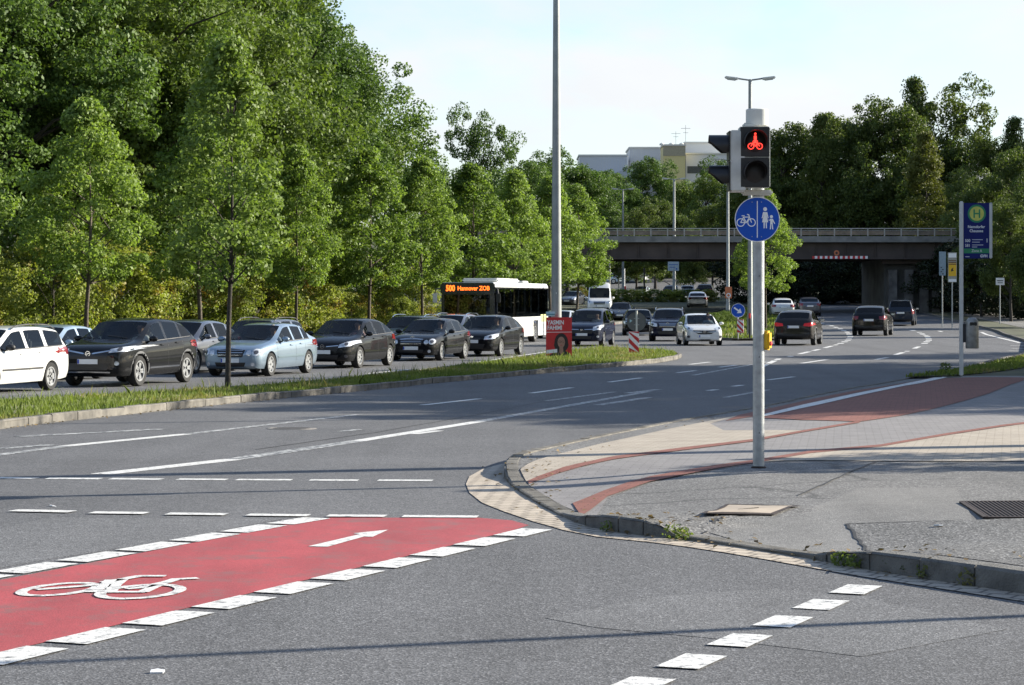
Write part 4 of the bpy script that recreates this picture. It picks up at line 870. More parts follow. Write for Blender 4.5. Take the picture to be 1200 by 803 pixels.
def eval_mesh(ob):
    bpy.context.view_layer.update()
    return bpy.data.meshes.new_from_object(ob.evaluated_get(bpy.context.evaluated_depsgraph_get()))
def shell_parts(sn):
    sp = SHAPES[sn]; L_, W, H = sp['L'], sp['W'], sp['H']; V = []; rings = []
    for u in sp['st']:
        wd = itp(sp['w'], u)*W/2; zb = itp(sp['zb'], u); zs = itp(sp['zs'], u); zt = itp(sp['zt'], u); e = zt-zs; x = L_/2-u
        y7 = .925*wd; z8 = zs+max(e-.10, e*.45); y8 = y7-sp['tum']*(z8-zs)-.015; z9 = zs+max(e-.028, e*.85); y9 = y8*(.80+.10*min(1, e/.4)); dz = zs-zb
        half = [(0, zb), (.75*wd, zb), (.93*wd, zb+.03), (.985*wd, zb+.13), (1.0*wd, zb+.40*dz), (.995*wd, zb+.72*dz), (.972*wd, zs-.05), (y7, zs), (y8, z8), (y9, z9), (y9*.55, zt-.006), (0, zt)]
        rings.append(len(V))
        for y, z in half: V.append((x, y, z))
        for y, z in half[-2:0:-1]: V.append((x, -y, z))
    Fs = []; Mi = []; n = 22; st = sp['st']
    side_id = {}
    for i in range(len(st)-1):
        um = (st[i]+st[i+1])/2
        for k in range(n):
            je = k if k < 11 else 21-k; sgn = 0 if k < 11 else 1
            a, b = rings[i]+k, rings[i]+(k+1) % n; c, d = rings[i+1]+(k+1) % n, rings[i+1]+k
            m = 0
            if je <= 1: m = 1
            elif je == 2 and sp.get('clad'): m = 2
            elif je == 7:
                for g, (u0, u1) in enumerate(sp['sg']):
                    if u0 <= um <= u1: m = 5+g*2+sgn
            elif je >= 9:
                if sp['ws'][0] <= um <= sp['ws'][1]: m = 3
                elif sp['rg'][0] <= um <= sp['rg'][1]: m = 4
            Fs.append((a, b, c, d)); Mi.append(m)
    for r, fl in ((rings[0], 0), (rings[-1], 1)):
        idx = lambda j, s: r+(j if s == 0 or j in (0, 11) else 22-j)
        for j in range(11):
            q = []
            for v in (idx(j, 0), idx(j, 1), idx(j+1, 1), idx(j+1, 0)):
                if v not in q: q.append(v)
            if fl: q = q[::-1]
            Fs.append(tuple(q)); Mi.append(1 if j < 2 else 0)
    me = bpy.data.meshes.new('shell'); me.from_pydata(V, [], Fs); me.polygons.foreach_set('material_index', Mi); me.update()
    bm = bmesh.new(); bm.from_mesh(me); bmesh.ops.recalc_face_normals(bm, faces=bm.faces[:])
    cl = bm.edges.layers.float.new('crease_edge')
    for e in bm.edges:
        ms = {f.material_index for f in e.link_faces}
        if len(ms) > 1: e[cl] = 1.0
    cv = bm.verts.layers.float.new('crease_vert')
    for v in bm.verts:
        for g in range(3, 5+2*len(sp['sg'])):
            fs = [f for f in v.link_faces if f.material_index == g]
            if len(fs) == 1 and len(v.link_faces) > 1: v[cv] = .85
    for e in bm.edges:      # keep shoulder and bonnet edge readable
        a, b = e.verts
        if e[cl] < .1 and all((v.index % 22) in (7, 15) for v in (a, b)): e[cl] = .35
    bm.to_mesh(me); bm.free()
    nm = 5+2*len(sp['sg'])
    for _ in range(nm): me.materials.append(M_trim)
    ob = bpy.data.objects.new('shell', me); COL.objects.link(ob)
    md = ob.modifiers.new('s', 'SUBSURF'); md.levels = 2; md.render_levels = 2
    xf = L_/2-sp['fo']; cutters = []
    for x in (xf, xf-sp['wb']):
        for s in (-1, 1):
            cb = MB(); cb.lathe([(0, -.16), (sp['wr']+.045, -.16), (sp['wr']+.045, .16), (0, .16)], 32, Matrix.Translation((x, s*(W/2-.06), sp['wr'])) @ Matrix.Rotation(R(90), 4, 'X'), 1)
            cm = cb.mesh('cut'); bm = bmesh.new(); bm.from_mesh(cm); bmesh.ops.remove_doubles(bm, verts=bm.verts[:], dist=1e-5); bmesh.ops.recalc_face_normals(bm, faces=bm.faces[:]); bm.to_mesh(cm); bm.free()
            cm.materials.append(M_trim); cm.materials.append(M_trim)
            co = bpy.data.objects.new('cut', cm); COL.objects.link(co); cutters.append(co)
            b = ob.modifiers.new('b', 'BOOLEAN'); b.object = co; b.operation = 'DIFFERENCE'; b.solver = 'EXACT'
    fin = eval_mesh(ob)
    for c in cutters: bpy.data.objects.remove(c)
    bpy.data.objects.remove(ob)
    bm = bmesh.new(); bm.from_mesh(fin)
    bvh = BVHTree.FromBMesh(bm)
    bm.free()
    parts = {}
    names = {3: 'windscreen', 4: 'rear_window'}
    for m in range(nm):
        if m in (0, 1, 2): key = 0
        else: key = m
        parts.setdefault(key, []).append(m)
    out = []
    for key, ms in parts.items():
        bm = bmesh.new(); bm.from_mesh(fin)
        bmesh.ops.delete(bm, geom=[f for f in bm.faces if f.material_index not in ms], context='FACES')
        if not bm.faces: bm.free(); continue
        pmesh = bpy.data.meshes.new('p'); bm.to_mesh(pmesh); bm.free(); pmesh.materials.clear()
        if key: pmesh.polygons.foreach_set('material_index', [0]*len(pmesh.polygons))
        smooth(pmesh, 40); out.append((names.get(key, 'side_window') if key else 'body', pmesh, key))
    return out, bvh

def proj(bvh, poly, axis, sgn, off=.004, th=.006, cell=.06, fallback=None):
    """conforming patch: outline in the plane seen along axis, dropped onto the body. axis 'x': poly=(y,z); 'y': poly=(x,z)"""
    bm = bmesh.new(); vs = [bm.verts.new((p[0], p[1], 0)) for p in poly]
    for t in tessellate_polygon([[Vector((p[0], p[1], 0)) for p in poly]]):
        try: bm.faces.new([vs[i] for i in t])
        except ValueError: pass
    for ax, no in ((0, (1, 0, 0)), (1, (0, 1, 0))):
        lo = min(v.co[ax] for v in bm.verts); hi = max(v.co[ax] for v in bm.verts); k = math.ceil(lo/cell)
        while k*cell < hi:
            co = [0, 0, 0]; co[ax] = k*cell
            bmesh.ops.bisect_plane(bm, geom=bm.verts[:]+bm.edges[:]+bm.faces[:], plane_co=co, plane_no=no); k += 1
    ok = True
    for v in bm.verts:
        if axis == 'x': o = Vector((sgn*5, v.co.x, v.co.y)); d = Vector((-sgn, 0, 0))
        else: o = Vector((v.co.x, sgn*5, v.co.y)); d = Vector((0, -sgn, 0))
        h = bvh.ray_cast(o, d)
        if h[0] is None:
            q = Vector((sgn*1.6, v.co.x, v.co.y)) if axis == 'x' else Vector((v.co.x, sgn*.7, v.co.y))
            h = bvh.find_nearest(q)
        nn = h[1]
        if nn.dot(-d) < 0: nn = -nn
        v.co = h[0]+nn*off
    bmesh.ops.recalc_face_normals(bm, faces=bm.faces[:])
    ref = Vector((sgn, 0, 0)) if axis == 'x' else Vector((0, sgn, 0))
    if sum(f.normal.dot(ref) for f in bm.faces) < 0:
        for f in bm.faces: f.normal_flip()
    if th:
        r = bmesh.ops.solidify(bm, geom=bm.faces[:], thickness=-th) if False else None
        ext = bmesh.ops.extrude_face_region(bm, geom=bm.faces[:]); nv = [g for g in ext['geom'] if isinstance(g, bmesh.types.BMVert)]
        bm.normal_update()
        for v in nv: v.co += v.normal*th if v.normal.dot(ref) > 0 else -v.normal*th
        bmesh.ops.recalc_face_normals(bm, faces=bm.faces[:])
    me = bpy.data.meshes.new('patch'); bm.to_mesh(me); bm.free(); smooth(me, 50); return me

_wheels = {}
def wheel_meshes(r, style):
    k = (r, style)
    if k in _wheels: return _wheels[k]
    rt = r*.68; T_ = Matrix.Rotation(R(90), 4, 'X'); mb = MB()
    mb.lathe([(rt, -.09), (r*.93, -.105), (r*.985, -.085), (r, -.05), (r, .05), (r*.985, .085), (r*.93, .105), (rt, .09)], 32, T_, closed=True); tyre = mb.mesh('tyre', 40)
    mb = MB(); mb.lathe([(rt, -.085), (rt*.97, -.095), (rt*.90, -.085), (rt*.88, -.03), (rt*.88, .09), (rt, .09)], 32, T_, closed=True)
    mb.lathe([(0, -.078), (rt*.20, -.076), (rt*.23, -.06), (rt*.23, -.02), (0, -.02)], 16, T_)
    n = {'five': 5, 'ten': 10, 'seven': 7, 'split': 5}[style]
    for i in range(n):
        a = 2*math.pi*i/n
        for da in ((-.17, .17) if style == 'split' else (0,)):
            w0, w1 = {'five': (.085, .055), 'seven': (.05, .035), 'ten': (.03, .022), 'split': (.035, .025)}[style]
            c, s_ = math.cos(a), math.sin(a); c2, s2 = math.cos(a+da), math.sin(a+da); p = (-s_, c)
            pts = [(c*rt*.15+p[0]*w0, s_*rt*.15+p[1]*w0), (c*rt*.15-p[0]*w0, s_*rt*.15-p[1]*w0), (c2*rt*.93-p[0]*w1, s2*rt*.93-p[1]*w1), (c2*rt*.93+p[0]*w1, s2*rt*.93+p[1]*w1)]
            mb.prism(pts, .025, T_ @ Matrix.Translation((0, 0, .048)))
            mb.prism(pts, .025, T_ @ Matrix.Translation((0, 0, -.072)))
    rim = mb.mesh('rim', 30)
    mb = MB(); mb.lathe([(0, .0), (rt*.86, .0), (rt*.86, .02), (0, .02)], 24, T_); disc = mb.mesh('brake', 30)
    _wheels[k] = (tyre, rim, disc); return _wheels[k]

_cars = {}
def emblem(kind):
    mb = MB()
    if kind in ('blitz', 'ringstar', 'ring'):
        r = .062; pts = circ(r, 20); 
        mb.lathe([(r*.80, 0), (r*.80, .012), (r, .012), (r, 0)], 20, closed=True)
        if kind == 'blitz': mb.prism([(-.085, -.012), (.01, .008), (-.002, .016), (.085, .012), (-.01, -.008), (.002, -.016)], .012)
        if kind == 'ringstar':
            for a in (90, 210, 330): mb.prism([(.012*math.cos(R(a+90)), .012*math.sin(R(a+90))), (.012*math.cos(R(a-90)), .012*math.sin(R(a-90))), (r*.85*math.cos(R(a)), r*.85*math.sin(R(a)))], .012)
    elif kind == 'oval': mb.lathe([(0, .012), (.05, .012), (.06, 0)], 20, Matrix.Diagonal((1.3, .6, 1, 1)))
    elif kind == 'shield': mb.prism([(-.07, .035), (.07, .035), (.055, -.02), (0, -.045), (-.055, -.02)], .012)
    return mb.mesh('emblem', 30)
def car_parts(sn, front, rails=None, style='five', rear='std', detail=True):
    """list of (name, mesh, material key, subparts) in car space"""
    k = (sn, front, rails, style, rear)
    if k in _cars: return _cars[k]
    sp = SHAPES[sn]; shell, bvh = shell_parts(sn); P = []; hw = sp['W']/2; L_ = sp['L']; kz = 1
    for nm, me, key in shell:
        mk = 'body' if nm == 'body' else ('glassd' if (nm == 'rear_window' or (key >= 7 and sn in ('suv', 'mpv'))) else 'glass')
        P.append([nm, me, mk, []])
    fr = FRONT[front]; sc = {'suv': 1.0 if front == 'blitz_suv' else 1.16, 'van': 1.45, 'mpv': 1.0 if front == 'mpv_front' else 1.1}.get(sn, 1.0)
    Y = lambda pl: [(p[0]*hw, p[1]*sc) for p in pl]
    mir = lambda pl: [(-p[0], p[1]) for p in pl[::-1]]
    for g in fr['grille']:
        P.append(['grille', proj(bvh, Y(g), 'x', 1, .002, .006), M_blackp, []])
        if fr.get('gchrome'):
            mb = MB(); gg = Y(g)
            zz = [z for _, z in gg]; z0, z1 = min(zz), max(zz)
            for i in range(3):
                z = z0+(z1-z0)*(i+.8)/3.6; yy = gg[0][0]*1.0
                P[-1][3].append(['slat', proj(bvh, [(yy, z), (yy, z+.014), (-yy, z+.014), (-yy, z)], 'x', 1, .010, .006), M_chrome])
            for s in stroke(gg, .018, True): pass
            P[-1][3].append(['surround', proj(bvh, [(gg[1][0], gg[1][1]), (0, z1), (-gg[1][0], gg[1][1]), (-gg[1][0], gg[1][1]+.022), (0, z1+.022), (gg[1][0], gg[1][1]+.022)], 'x', 1, .008, .01), M_chrome])
    for c in fr.get('chrome', []):
        for pl in (Y(c), mir(Y(c))): P.append(['trim_bar', proj(bvh, pl, 'x', 1, .008, .01), M_chrome, []])
    if fr.get('light'):
        for pl in (Y(fr['light']), mir(Y(fr['light']))):
            q = proj(bvh, pl, 'x', 1, .003, .006, .05); cx = sum(p[0] for p in pl)/len(pl); cz = sum(p[1] for p in pl)/len(pl)
            P.append(['headlight', q, M_lamp, [['lamp_inner', proj(bvh, circ(.045, 12, cx, cz-.005), 'x', 1, .010, .004), M_lampd]]])
    else:  # twin round lamps
        for s in (-1, 1):
            pl = circ(.095, 18, s*.80*hw, .645)+[]; q = proj(bvh, pl, 'x', 1, .003, .010, .05)
            q2 = proj(bvh, circ(.072, 16, s*.60*hw, .625), 'x', 1, .003, .010, .05)
            P.append(['headlight', q, M_lamp, [['lamp_inner', proj(bvh, circ(.05, 14, s*.80*hw, .645), 'x', 1, .015, .004), M_lampd]]]); P.append(['headlight', q2, M_lamp, []])
    for g in fr['intake']: P.append(['air_intake', proj(bvh, Y(g), 'x', 1, .001, .004), M_blackp, []])
    fy, fz, frd = fr['fog']
    for s in (-1, 1): P.append(['fog_lamp', proj(bvh, circ(frd, 14, s*fy*hw, fz*sc), 'x', 1, .004, .008), M_lamp if sn != 'hatch' else M_lampd, []])
    def plate(z, sgn):
        h = bvh.ray_cast(Vector((sgn*5, 0, z)), Vector((-sgn, 0, 0))); x = (h[0].x if h[0] else sgn*L_/2)
        mb = MB(); mb.box((x+sgn*.014, .0, z), (.012, .52, .115), bev=.003)
        m2 = MB(); m2.box((x+sgn*.0215, .235*(-1 if sgn > 0 else 1), z), (.002, .042, .10))
        return ['number_plate', mb.mesh('plate', 30), M_plate, [['plate_strip', m2.mesh('strip'), M_plateb]]]
    P.append(plate(fr['plate']*sc, 1))
    if fr.get('bar'):
        z, hwf = fr['bar']; P.append(['skid_bar', proj(bvh, [(-hwf*hw, z), (-hwf*hw, z+.03), (hwf*hw, z+.03), (hwf*hw, z)], 'x', 1, .008, .012), M_chrome, []])
    ek, ez = fr['emb']; h = bvh.ray_cast(Vector((5, 0, ez*sc)), Vector((-1, 0, 0)))
    em = emblem(ek); em.transform(Matrix.Translation((h[0].x+.012, 0, ez*sc)) @ Matrix.Rotation(R(90), 4, 'Z') @ Matrix.Rotation(R(90), 4, 'X')); P.append(['badge', em, M_chrome, []])
    # rear
    zr = itp(sp['zs'], L_-.2)
    if rear == 'std': tl = [(.60, zr-.20), (.58, zr-.04), (.80, zr-.03), (.98, zr-.02), (.99, zr-.16), (.86, zr-.24)]
    elif rear == 'tall': tl = [(.80, zr-.30), (.80, zr+.0), (.90, zr+.0), (.99, zr-.02), (.995, zr-.28), (.90, zr-.32)]
    else: tl = [(.48, zr-.20), (.52, zr-.09), (.80, zr-.05), (.98, zr-.05), (.985, zr-.14), (.80, zr-.22)]
    for pl in (Y([(a, b/sc) for a, b in tl]), mir(Y([(a, b/sc) for a, b in tl]))): P.append(['tail_light', proj(bvh, pl, 'x', -1, .004, .008, .05), 'tail', []])
    P.append(plate(zr-.24 if sn != 'van' else 1.0, -1))
    P.append(['rear_bumper_trim', proj(bvh, [(-.70*hw, .34), (-.76*hw, .50 if sp.get('clad') else .42), (.76*hw, .50 if sp.get('clad') else .42), (.70*hw, .34)], 'x', -1, .004, .008), M_trim, []])
    # sides
    xf = L_/2-sp['fo']; xr = xf-sp['wb']
    X = lambda u: L_/2-u
    for s in (-1, 1):
        lines = []
        for u in ([sp['sg'][0][0]-.18]+[(a[1]+b[0])/2 for a, b in zip(sp['sg'], sp['sg'][1:])][:2]):
            x = X(u); z0 = .30; z1 = itp(sp['zs'], u)-.01
            if abs(x-xr) < sp['wr']+.08: z0 = sp['wr']*2+.06
            if abs(x-xf) < sp['wr']+.08: z0 = sp['wr']*2+.06
            if z0 < z1-.1: lines.append([(x-.005, z0), (x-.005, z1), (x+.005, z1), (x+.005, z0)])
        mbm = [proj(bvh, l, 'y', s, .0015, 0, .08) for l in lines]
        for q in mbm: P.append(['door_gap', q, M_blackp, []])
        for u in [a[1]-.20 for a in sp['sg'][:2]]:
            x = X(u); z = itp(sp['zs'], u)-.12
            P.append(['door_handle', proj(bvh, [(x-.02, z), (x-.02, z+.028), (x+.16, z+.034), (x+.16, z+.006)], 'y', s, .012, .016), 'body1', []])
        if sn in ('estate', 'saloon'): P.append(['rubbing_strip', proj(bvh, [(xr+sp['wr']+.10, .50), (xr+sp['wr']+.10, .54), (xf-sp['wr']-.10, .53), (xf-sp['wr']-.10, .49)], 'y', s, .003, .012), M_trim if sn == 'estate' else 'body1', []])
        if sp.get('clad'):
            for x in (xf, xr):
                r0, r1 = sp['wr']+.035, sp['wr']+.105; a = [(x+r1*math.cos(R(t)), sp['wr']+r1*math.sin(R(t))) for t in range(-8, 189, 14)]; b = [(x+r0*math.cos(R(t)), sp['wr']+r0*math.sin(R(t))) for t in range(188, -9, -14)]
                P.append(['arch_trim', proj(bvh, a+b, 'y', s, .004, .010, .1), M_clad, []])
            P.append(['sill_trim', proj(bvh, [(xr+.5, .42), (xr+.5, .46), (xf-.5, .45), (xf-.5, .41)], 'y', s, .006, .010), M_chrome, []])
        # window line
        wl = [(X(sp['sg'][-1][1]), itp(sp['zs'], sp['sg'][-1][1])-.012), (X(sp['sg'][-1][1]), itp(sp['zs'], sp['sg'][-1][1])+.008), (X(sp['sg'][0][0]-.15), itp(sp['zs'], sp['sg'][0][0])+.006), (X(sp['sg'][0][0]-.15), itp(sp['zs'], sp['sg'][0][0])-.012)]
        P.append(['window_seal', proj(bvh, wl, 'y', s, .003, .006), M_trim, []])
        # mirror
        um = sp['sg'][0][0]+.22; zm = itp(sp['zs'], um)+.07; mb = MB()
        bm_ = bmesh.new(); bmesh.ops.create_uvsphere(bm_, u_segments=14, v_segments=9, radius=1)
        ms = 1.5 if sn == 'van' else 1
        for v in bm_.verts: v.co = Vector((v.co.x*(.085 if v.co.x > 0 else .03), v.co.y*.115, v.co.z*.075*ms))
        mb.add([tuple(v.co) for v in bm_.verts], [[v.index for v in f.verts] for f in bm_.faces], 0, Matrix.Translation((X(um)+.02, s*(hw*.925+.13), zm))); bm_.free()
        m2 = MB(); m2.tube([(X(um)+.02, s*(hw*.86), zm-.07), (X(um)+.03, s*(hw*.925+.05), zm-.055)], .022, 6)
        m3 = MB(); m3.box((X(um)-.012, s*(hw*.925+.13), zm), (.004, .17, .10*ms), bev=.001)
        P.append(['door_mirror', mb.mesh('mirror', 60), 'mirror', [['mirror_arm', m2.mesh('arm', 40), M_trim], ['mirror_glass', m3.mesh('mg'), M_chrome]]])
        if rails:
            u0, u1 = sp['ws'][1]+.12, min(sp['rg'][0], L_-.5)-.02; pts = []
            for i in range(9):
                u = u0+(u1-u0)*i/8; z = itp(sp['zt'], u)-.035+(.055 if 0 < i < 8 else 0); pts.append((X(u), s*(hw*.925-sp['tum']*(itp(sp['zt'], u)-.1-itp(sp['zs'], u))-.05), z))
            P.append(['roof_rail', (lambda m: (m.tube(pts, .014, 6), m.mesh('rail', 60))[1])(MB()), M_chrome if rails == 'silver' else M_trim, []])
    # wipers, aerial
    u0, u1 = sp['ws']
    for yy, ln in ((.30, .55), (-.28, .5)):
        mb = MB(); pts = []
        for i in range(5):
            t = i/4; u = u0+.05+.10*t; y = yy*hw*1.6-ln*t*(1 if yy > 0 else .9)+(.0); h = bvh.ray_cast(Vector((X(u), y, 4)), Vector((0, 0, -1)))
            if h[0]: pts.append(h[0]+Vector((0, 0, .018)))
        if len(pts) > 1: mb.tube(pts, .008, 5); P.append(['wiper', mb.mesh('wiper'), M_blackp, []])
    # interior
    mb = MB(); zf = .42 if sn != 'van' else .8; zsm = itp(sp['zs'], 2.2); xs0 = X(sp['sg'][0][1]-.28)
    mb.box((X((u0+.15+sp['rg'][0])/2) if sn != 'van' else X(1.6), 0, zf), ((sp['rg'][0]-u0-.2) if sn != 'van' else 1.5, hw*1.6, .10))
    P.append(['cabin_floor', mb.mesh('floor'), M_seat, []])
    mb = MB(); mb.box((X(u0+.34), 0, zsm-.17), (.42, hw*1.62, .26), bev=.06); P.append(['dashboard', mb.mesh('dash', 40), M_seat, []])
    mb = MB(); mb.lathe([(.165, -.012), (.19, 0), (.165, .012)], 18, Matrix.Translation((X(u0+.62), hw*.42, zsm-.04)) @ Matrix.Rotation(R(65), 4, 'Y'), closed=True); P.append(['steering_wheel', mb.mesh('sw', 40), M_seat, []])
    for xx, ys in ((xs0, (-.42, .42)), (xs0-.85, (-.42, .42))):
        if sn == 'van' and xx != xs0: continue
        for y in ys:
            mb = MB(); mb.box((xx+.22, y*hw, zsm-.42), (.5, .48, .16), bev=.04); mb.box((xx-.06, y*hw, zsm-.10), (.14, .46, .60), bev=.04); mb.box((xx-.09, y*hw, zsm+.27), (.09, .24, .17), bev=.03); P.append(['seat', mb.mesh('seat', 40), M_seat, []])
    _cars[k] = (P, sp, style, bvh); return _cars[k]

def car(name, sn, front, paint, x, y, head, label, cat='car', group='vehicles in the traffic', rails=None, style='five', rear='std', tail=M_tail, mirror=None, glass=None, sc=1.0, zoff=0):
    P, sp, style, bvh = car_parts(sn, front, rails, style, rear)
    e = empty(name, (x, y, T(y)+zoff), head, label, cat, group); e.scale = (sc, sc, sc)
    gl = {'glass': glass or M_glass, 'glassd': M_glassd if not glass else glass}
    def put(nm, me, mk, par):
        o = bpy.data.objects.new(nm, me); COL.objects.link(o); o.parent = par
        if nm == 'body': mats = [paint, M_trim, M_clad]
        elif mk == 'body1': mats = [paint]
        elif mk == 'mirror': mats = [mirror or paint]
        elif mk == 'tail': mats = [tail]
        elif isinstance(mk, str): mats = [gl[mk]]
        else: mats = [mk]
        while len(me.materials) < len(mats): me.materials.append(mats[len(me.materials)])
        for i, m in enumerate(mats): o.material_slots[i].link = 'OBJECT'; o.material_slots[i].material = m
        return o
    for nm, me, mk, sub in P:
        o = put(nm, me, mk, e)
        for s in sub: put(s[0], s[1], s[2], o)
    ty, rim, disc = wheel_meshes(sp['wr'], style); xf = sp['L']/2-sp['fo']
    for xx in (xf, xf-sp['wb']):
        for s in (1, -1):
            wn = empty('wheel', (xx, s*(sp['W']/2-.115), sp['wr']), 0 if s < 0 else math.pi); wn.parent = e
            for nm, me, m in (('tyre', ty, M_tyre), ('rim', rim, M_rim), ('brake_disc', disc, M_trim)):
                o = bpy.data.objects.new(nm, me); COL.objects.link(o); o.parent = wn
                if not me.materials: me.materials.append(m)
    return e

def hd(dx, dy): return math.atan2(dy, dx)
P_black = paint_mat('paint_black', (.010, .011, .013)); P_navy = paint_mat('paint_dark_blue', (.012, .018, .045)); P_white = paint_mat('paint_white', (.62, .62, .60), 0)
P_silverb = paint_mat('paint_silver_blue', (.22, .29, .36), .55); P_silver = paint_mat('paint_silver', (.42, .43, .44), .5); P_grey = paint_mat('paint_grey', (.085, .09, .105), .5); P_paleb = paint_mat('paint_pale_blue', (.33, .42, .50), .4)
P_green = paint_mat('paint_dark_green', (.012, .022, .016)); P_brown = paint_mat('paint_brown_grey', (.045, .040, .037), .5); P_bluegrey = paint_mat('paint_blue_grey', (.04, .055, .085), .5)
A = hd(-.284, -.959)
def near(px, y): return PX(px, y)
# near lane queue (front wheel positions measured, car centres a little behind)
car('estate_car', 'estate', 'bars', P_white, near(-12, 51.5), 51.5, math.pi+A-math.pi, 'white estate car with roof rails cut by the left edge of the photo', rails='black', mirror=M_trim, style='five')
car('suv', 'suv', 'blitz_suv', P_black, near(152, 57.2), 57.2, A, 'black sport utility car with chrome trim at the front of the waiting queue', style='split')
car('saloon_car', 'saloon', 'star_saloon', P_silverb, near(308, 64.6), 64.6, A, 'silver-blue saloon with twin round headlamps behind the thin island tree', style='seven')
car('hatchback', 'hatch', 'blitz_hatch', P_black, near(408, 71.8), 71.8, A, 'glossy black hatchback with swept-back headlights between the silver-blue and the black saloon', style='ten')
car('saloon_car', 'saloon', 'star_saloon', P_black, near(505, 80.2), 80.2, A+.02, 'black saloon with chrome grille and twin round headlamps', style='ten')
car('hatchback', 'hatch', 'oval_hatch', P_black, near(572, 86.0), 86.0, A+.02, 'black hatchback in front of the white side of the bus', style='ten')
car('people_carrier', 'mpv', 'mpv_front', P_navy, near(691, 104), 104, hd(-.19, -.98), 'dark blue people carrier behind the red election poster', style='five')
car('hatchback', 'hatch', 'corsa_front', P_white, near(819, 105.5), 105.5, hd(.045, -1), 'white hatchback facing us beside the left-bearing traffic', style='seven', sc=.95)
# far lane queue
car('saloon_car', 'saloon', 'bars', P_paleb, near(56, 60), 60, A, 'light blue saloon behind the white estate car', style='seven')
car('hatchback', 'hatch', 'bars', P_grey, near(219, 66.5), 66.5, A, 'grey hatchback half hidden behind the black sport utility car', style='five')
c11 = car('estate_car', 'estate', 'bars', P_grey, near(303, 74.5), 74.5, A, 'dark estate car with roof rails behind the silver-blue saloon', rails='black', style='five')
car('estate_car', 'estate', 'bars', P_green, near(480, 89), 89, A+.03, 'dark green estate car with pale roof rails left of the black saloon', rails='silver', style='five')
car('estate_car', 'estate', 'bars', P_grey, near(530, 97), 97, A+.03, 'grey estate car with silver roof rails in front of the bus', rails='silver', style='five')
car('hatchback', 'hatch', 'bars', P_silver, near(656, 124), 124, hd(-.2, -.98), 'silver hatchback mostly hidden behind the lamp mast and poster', style='five')
car('hatchback', 'hatch', 'bars', P_black, near(748, 134), 134, hd(-.03, -1), 'black hatchback behind the grey back of the round sign', style='five')
car('suv', 'suv', 'bars', P_navy, near(784, 116), 116, hd(-.10, -1), 'dark blue sport utility car with silver rails beside the white hatchback', rails='silver', style='split')
car('van', 'van', 'bars', P_white, near(703, 186), 186, hd(-.05, -1), 'tall white delivery van coming from under the flyover', 'van')
car('saloon_car', 'saloon', 'bars', P_black, near(728, 168), 168, hd(-.10, -1), 'low dark saloon right of the white van', style='five')
car('saloon_car', 'saloon', 'bars', P_grey, near(670, 215), 215, hd(-.25, -1), 'dark grey saloon left of the white van')
car('saloon_car', 'saloon', 'bars', P_silver, near(753, 300), 300, hd(-.3, -1), 'silver saloon on the far climbing road beyond the white van')
car('hatchback', 'hatch', 'bars', P_black, near(789, 256), 256, hd(.25, 1), 'black hatchback left of the silver-roofed cars beyond the flyover')
car('estate_car', 'estate', 'bars', P_silver, near(806, 262), 262, hd(.1, 1), 'silver estate car behind the silver hatchback beyond the flyover', rails='silver')
car('hatchback', 'hatch', 'bars', P_silver, near(817, 206), 206, hd(.06, 1), 'silver hatchback seen from behind at the median hedge')
car('suv', 'suv', 'bars', P_black, near(827, 256), 256, hd(.15, 1), 'black car furthest right of the group beyond the median hedge')
car('people_carrier', 'mpv', 'bars', P_white, near(742, 333), 333, hd(-.85, .5), 'white car side-on at the top of the climbing road')
car('hatchback', 'hatch', 'bars', P_paleb, near(710, 330), 330, hd(-.9, .3), 'pale blue car left of the thin poles at the far fence')
# right carriageway, seen from behind
car('suv', 'suv', 'bars', P_brown, near(936, 106), 106, hd(.235, 1), 'brown-grey crossover with red tail lights just right of the signal mast', rear='low', style='split', sc=.99, tail=M_brake)
car('suv', 'suv', 'bars', P_black, near(1023, 133), 133, hd(.26, 1), 'black sport utility car driving away on the curve', rear='std', style='split', sc=1.06)
car('people_carrier', 'mpv', 'bars', P_bluegrey, near(1057, 158), 158, hd(.215, 1), 'blue-grey people carrier driving away at the right of the curve', rear='tall', sc=1.03)
car('hatchback', 'hatch', 'bars', P_white, near(916, 180), 180, hd(.06, 1), 'white hatchback seen from behind beyond the brown-grey crossover')
car('hatchback', 'hatch', 'bars', P_grey, near(947, 184), 184, hd(.06, 1), 'grey hatchback seen from behind under the flyover')

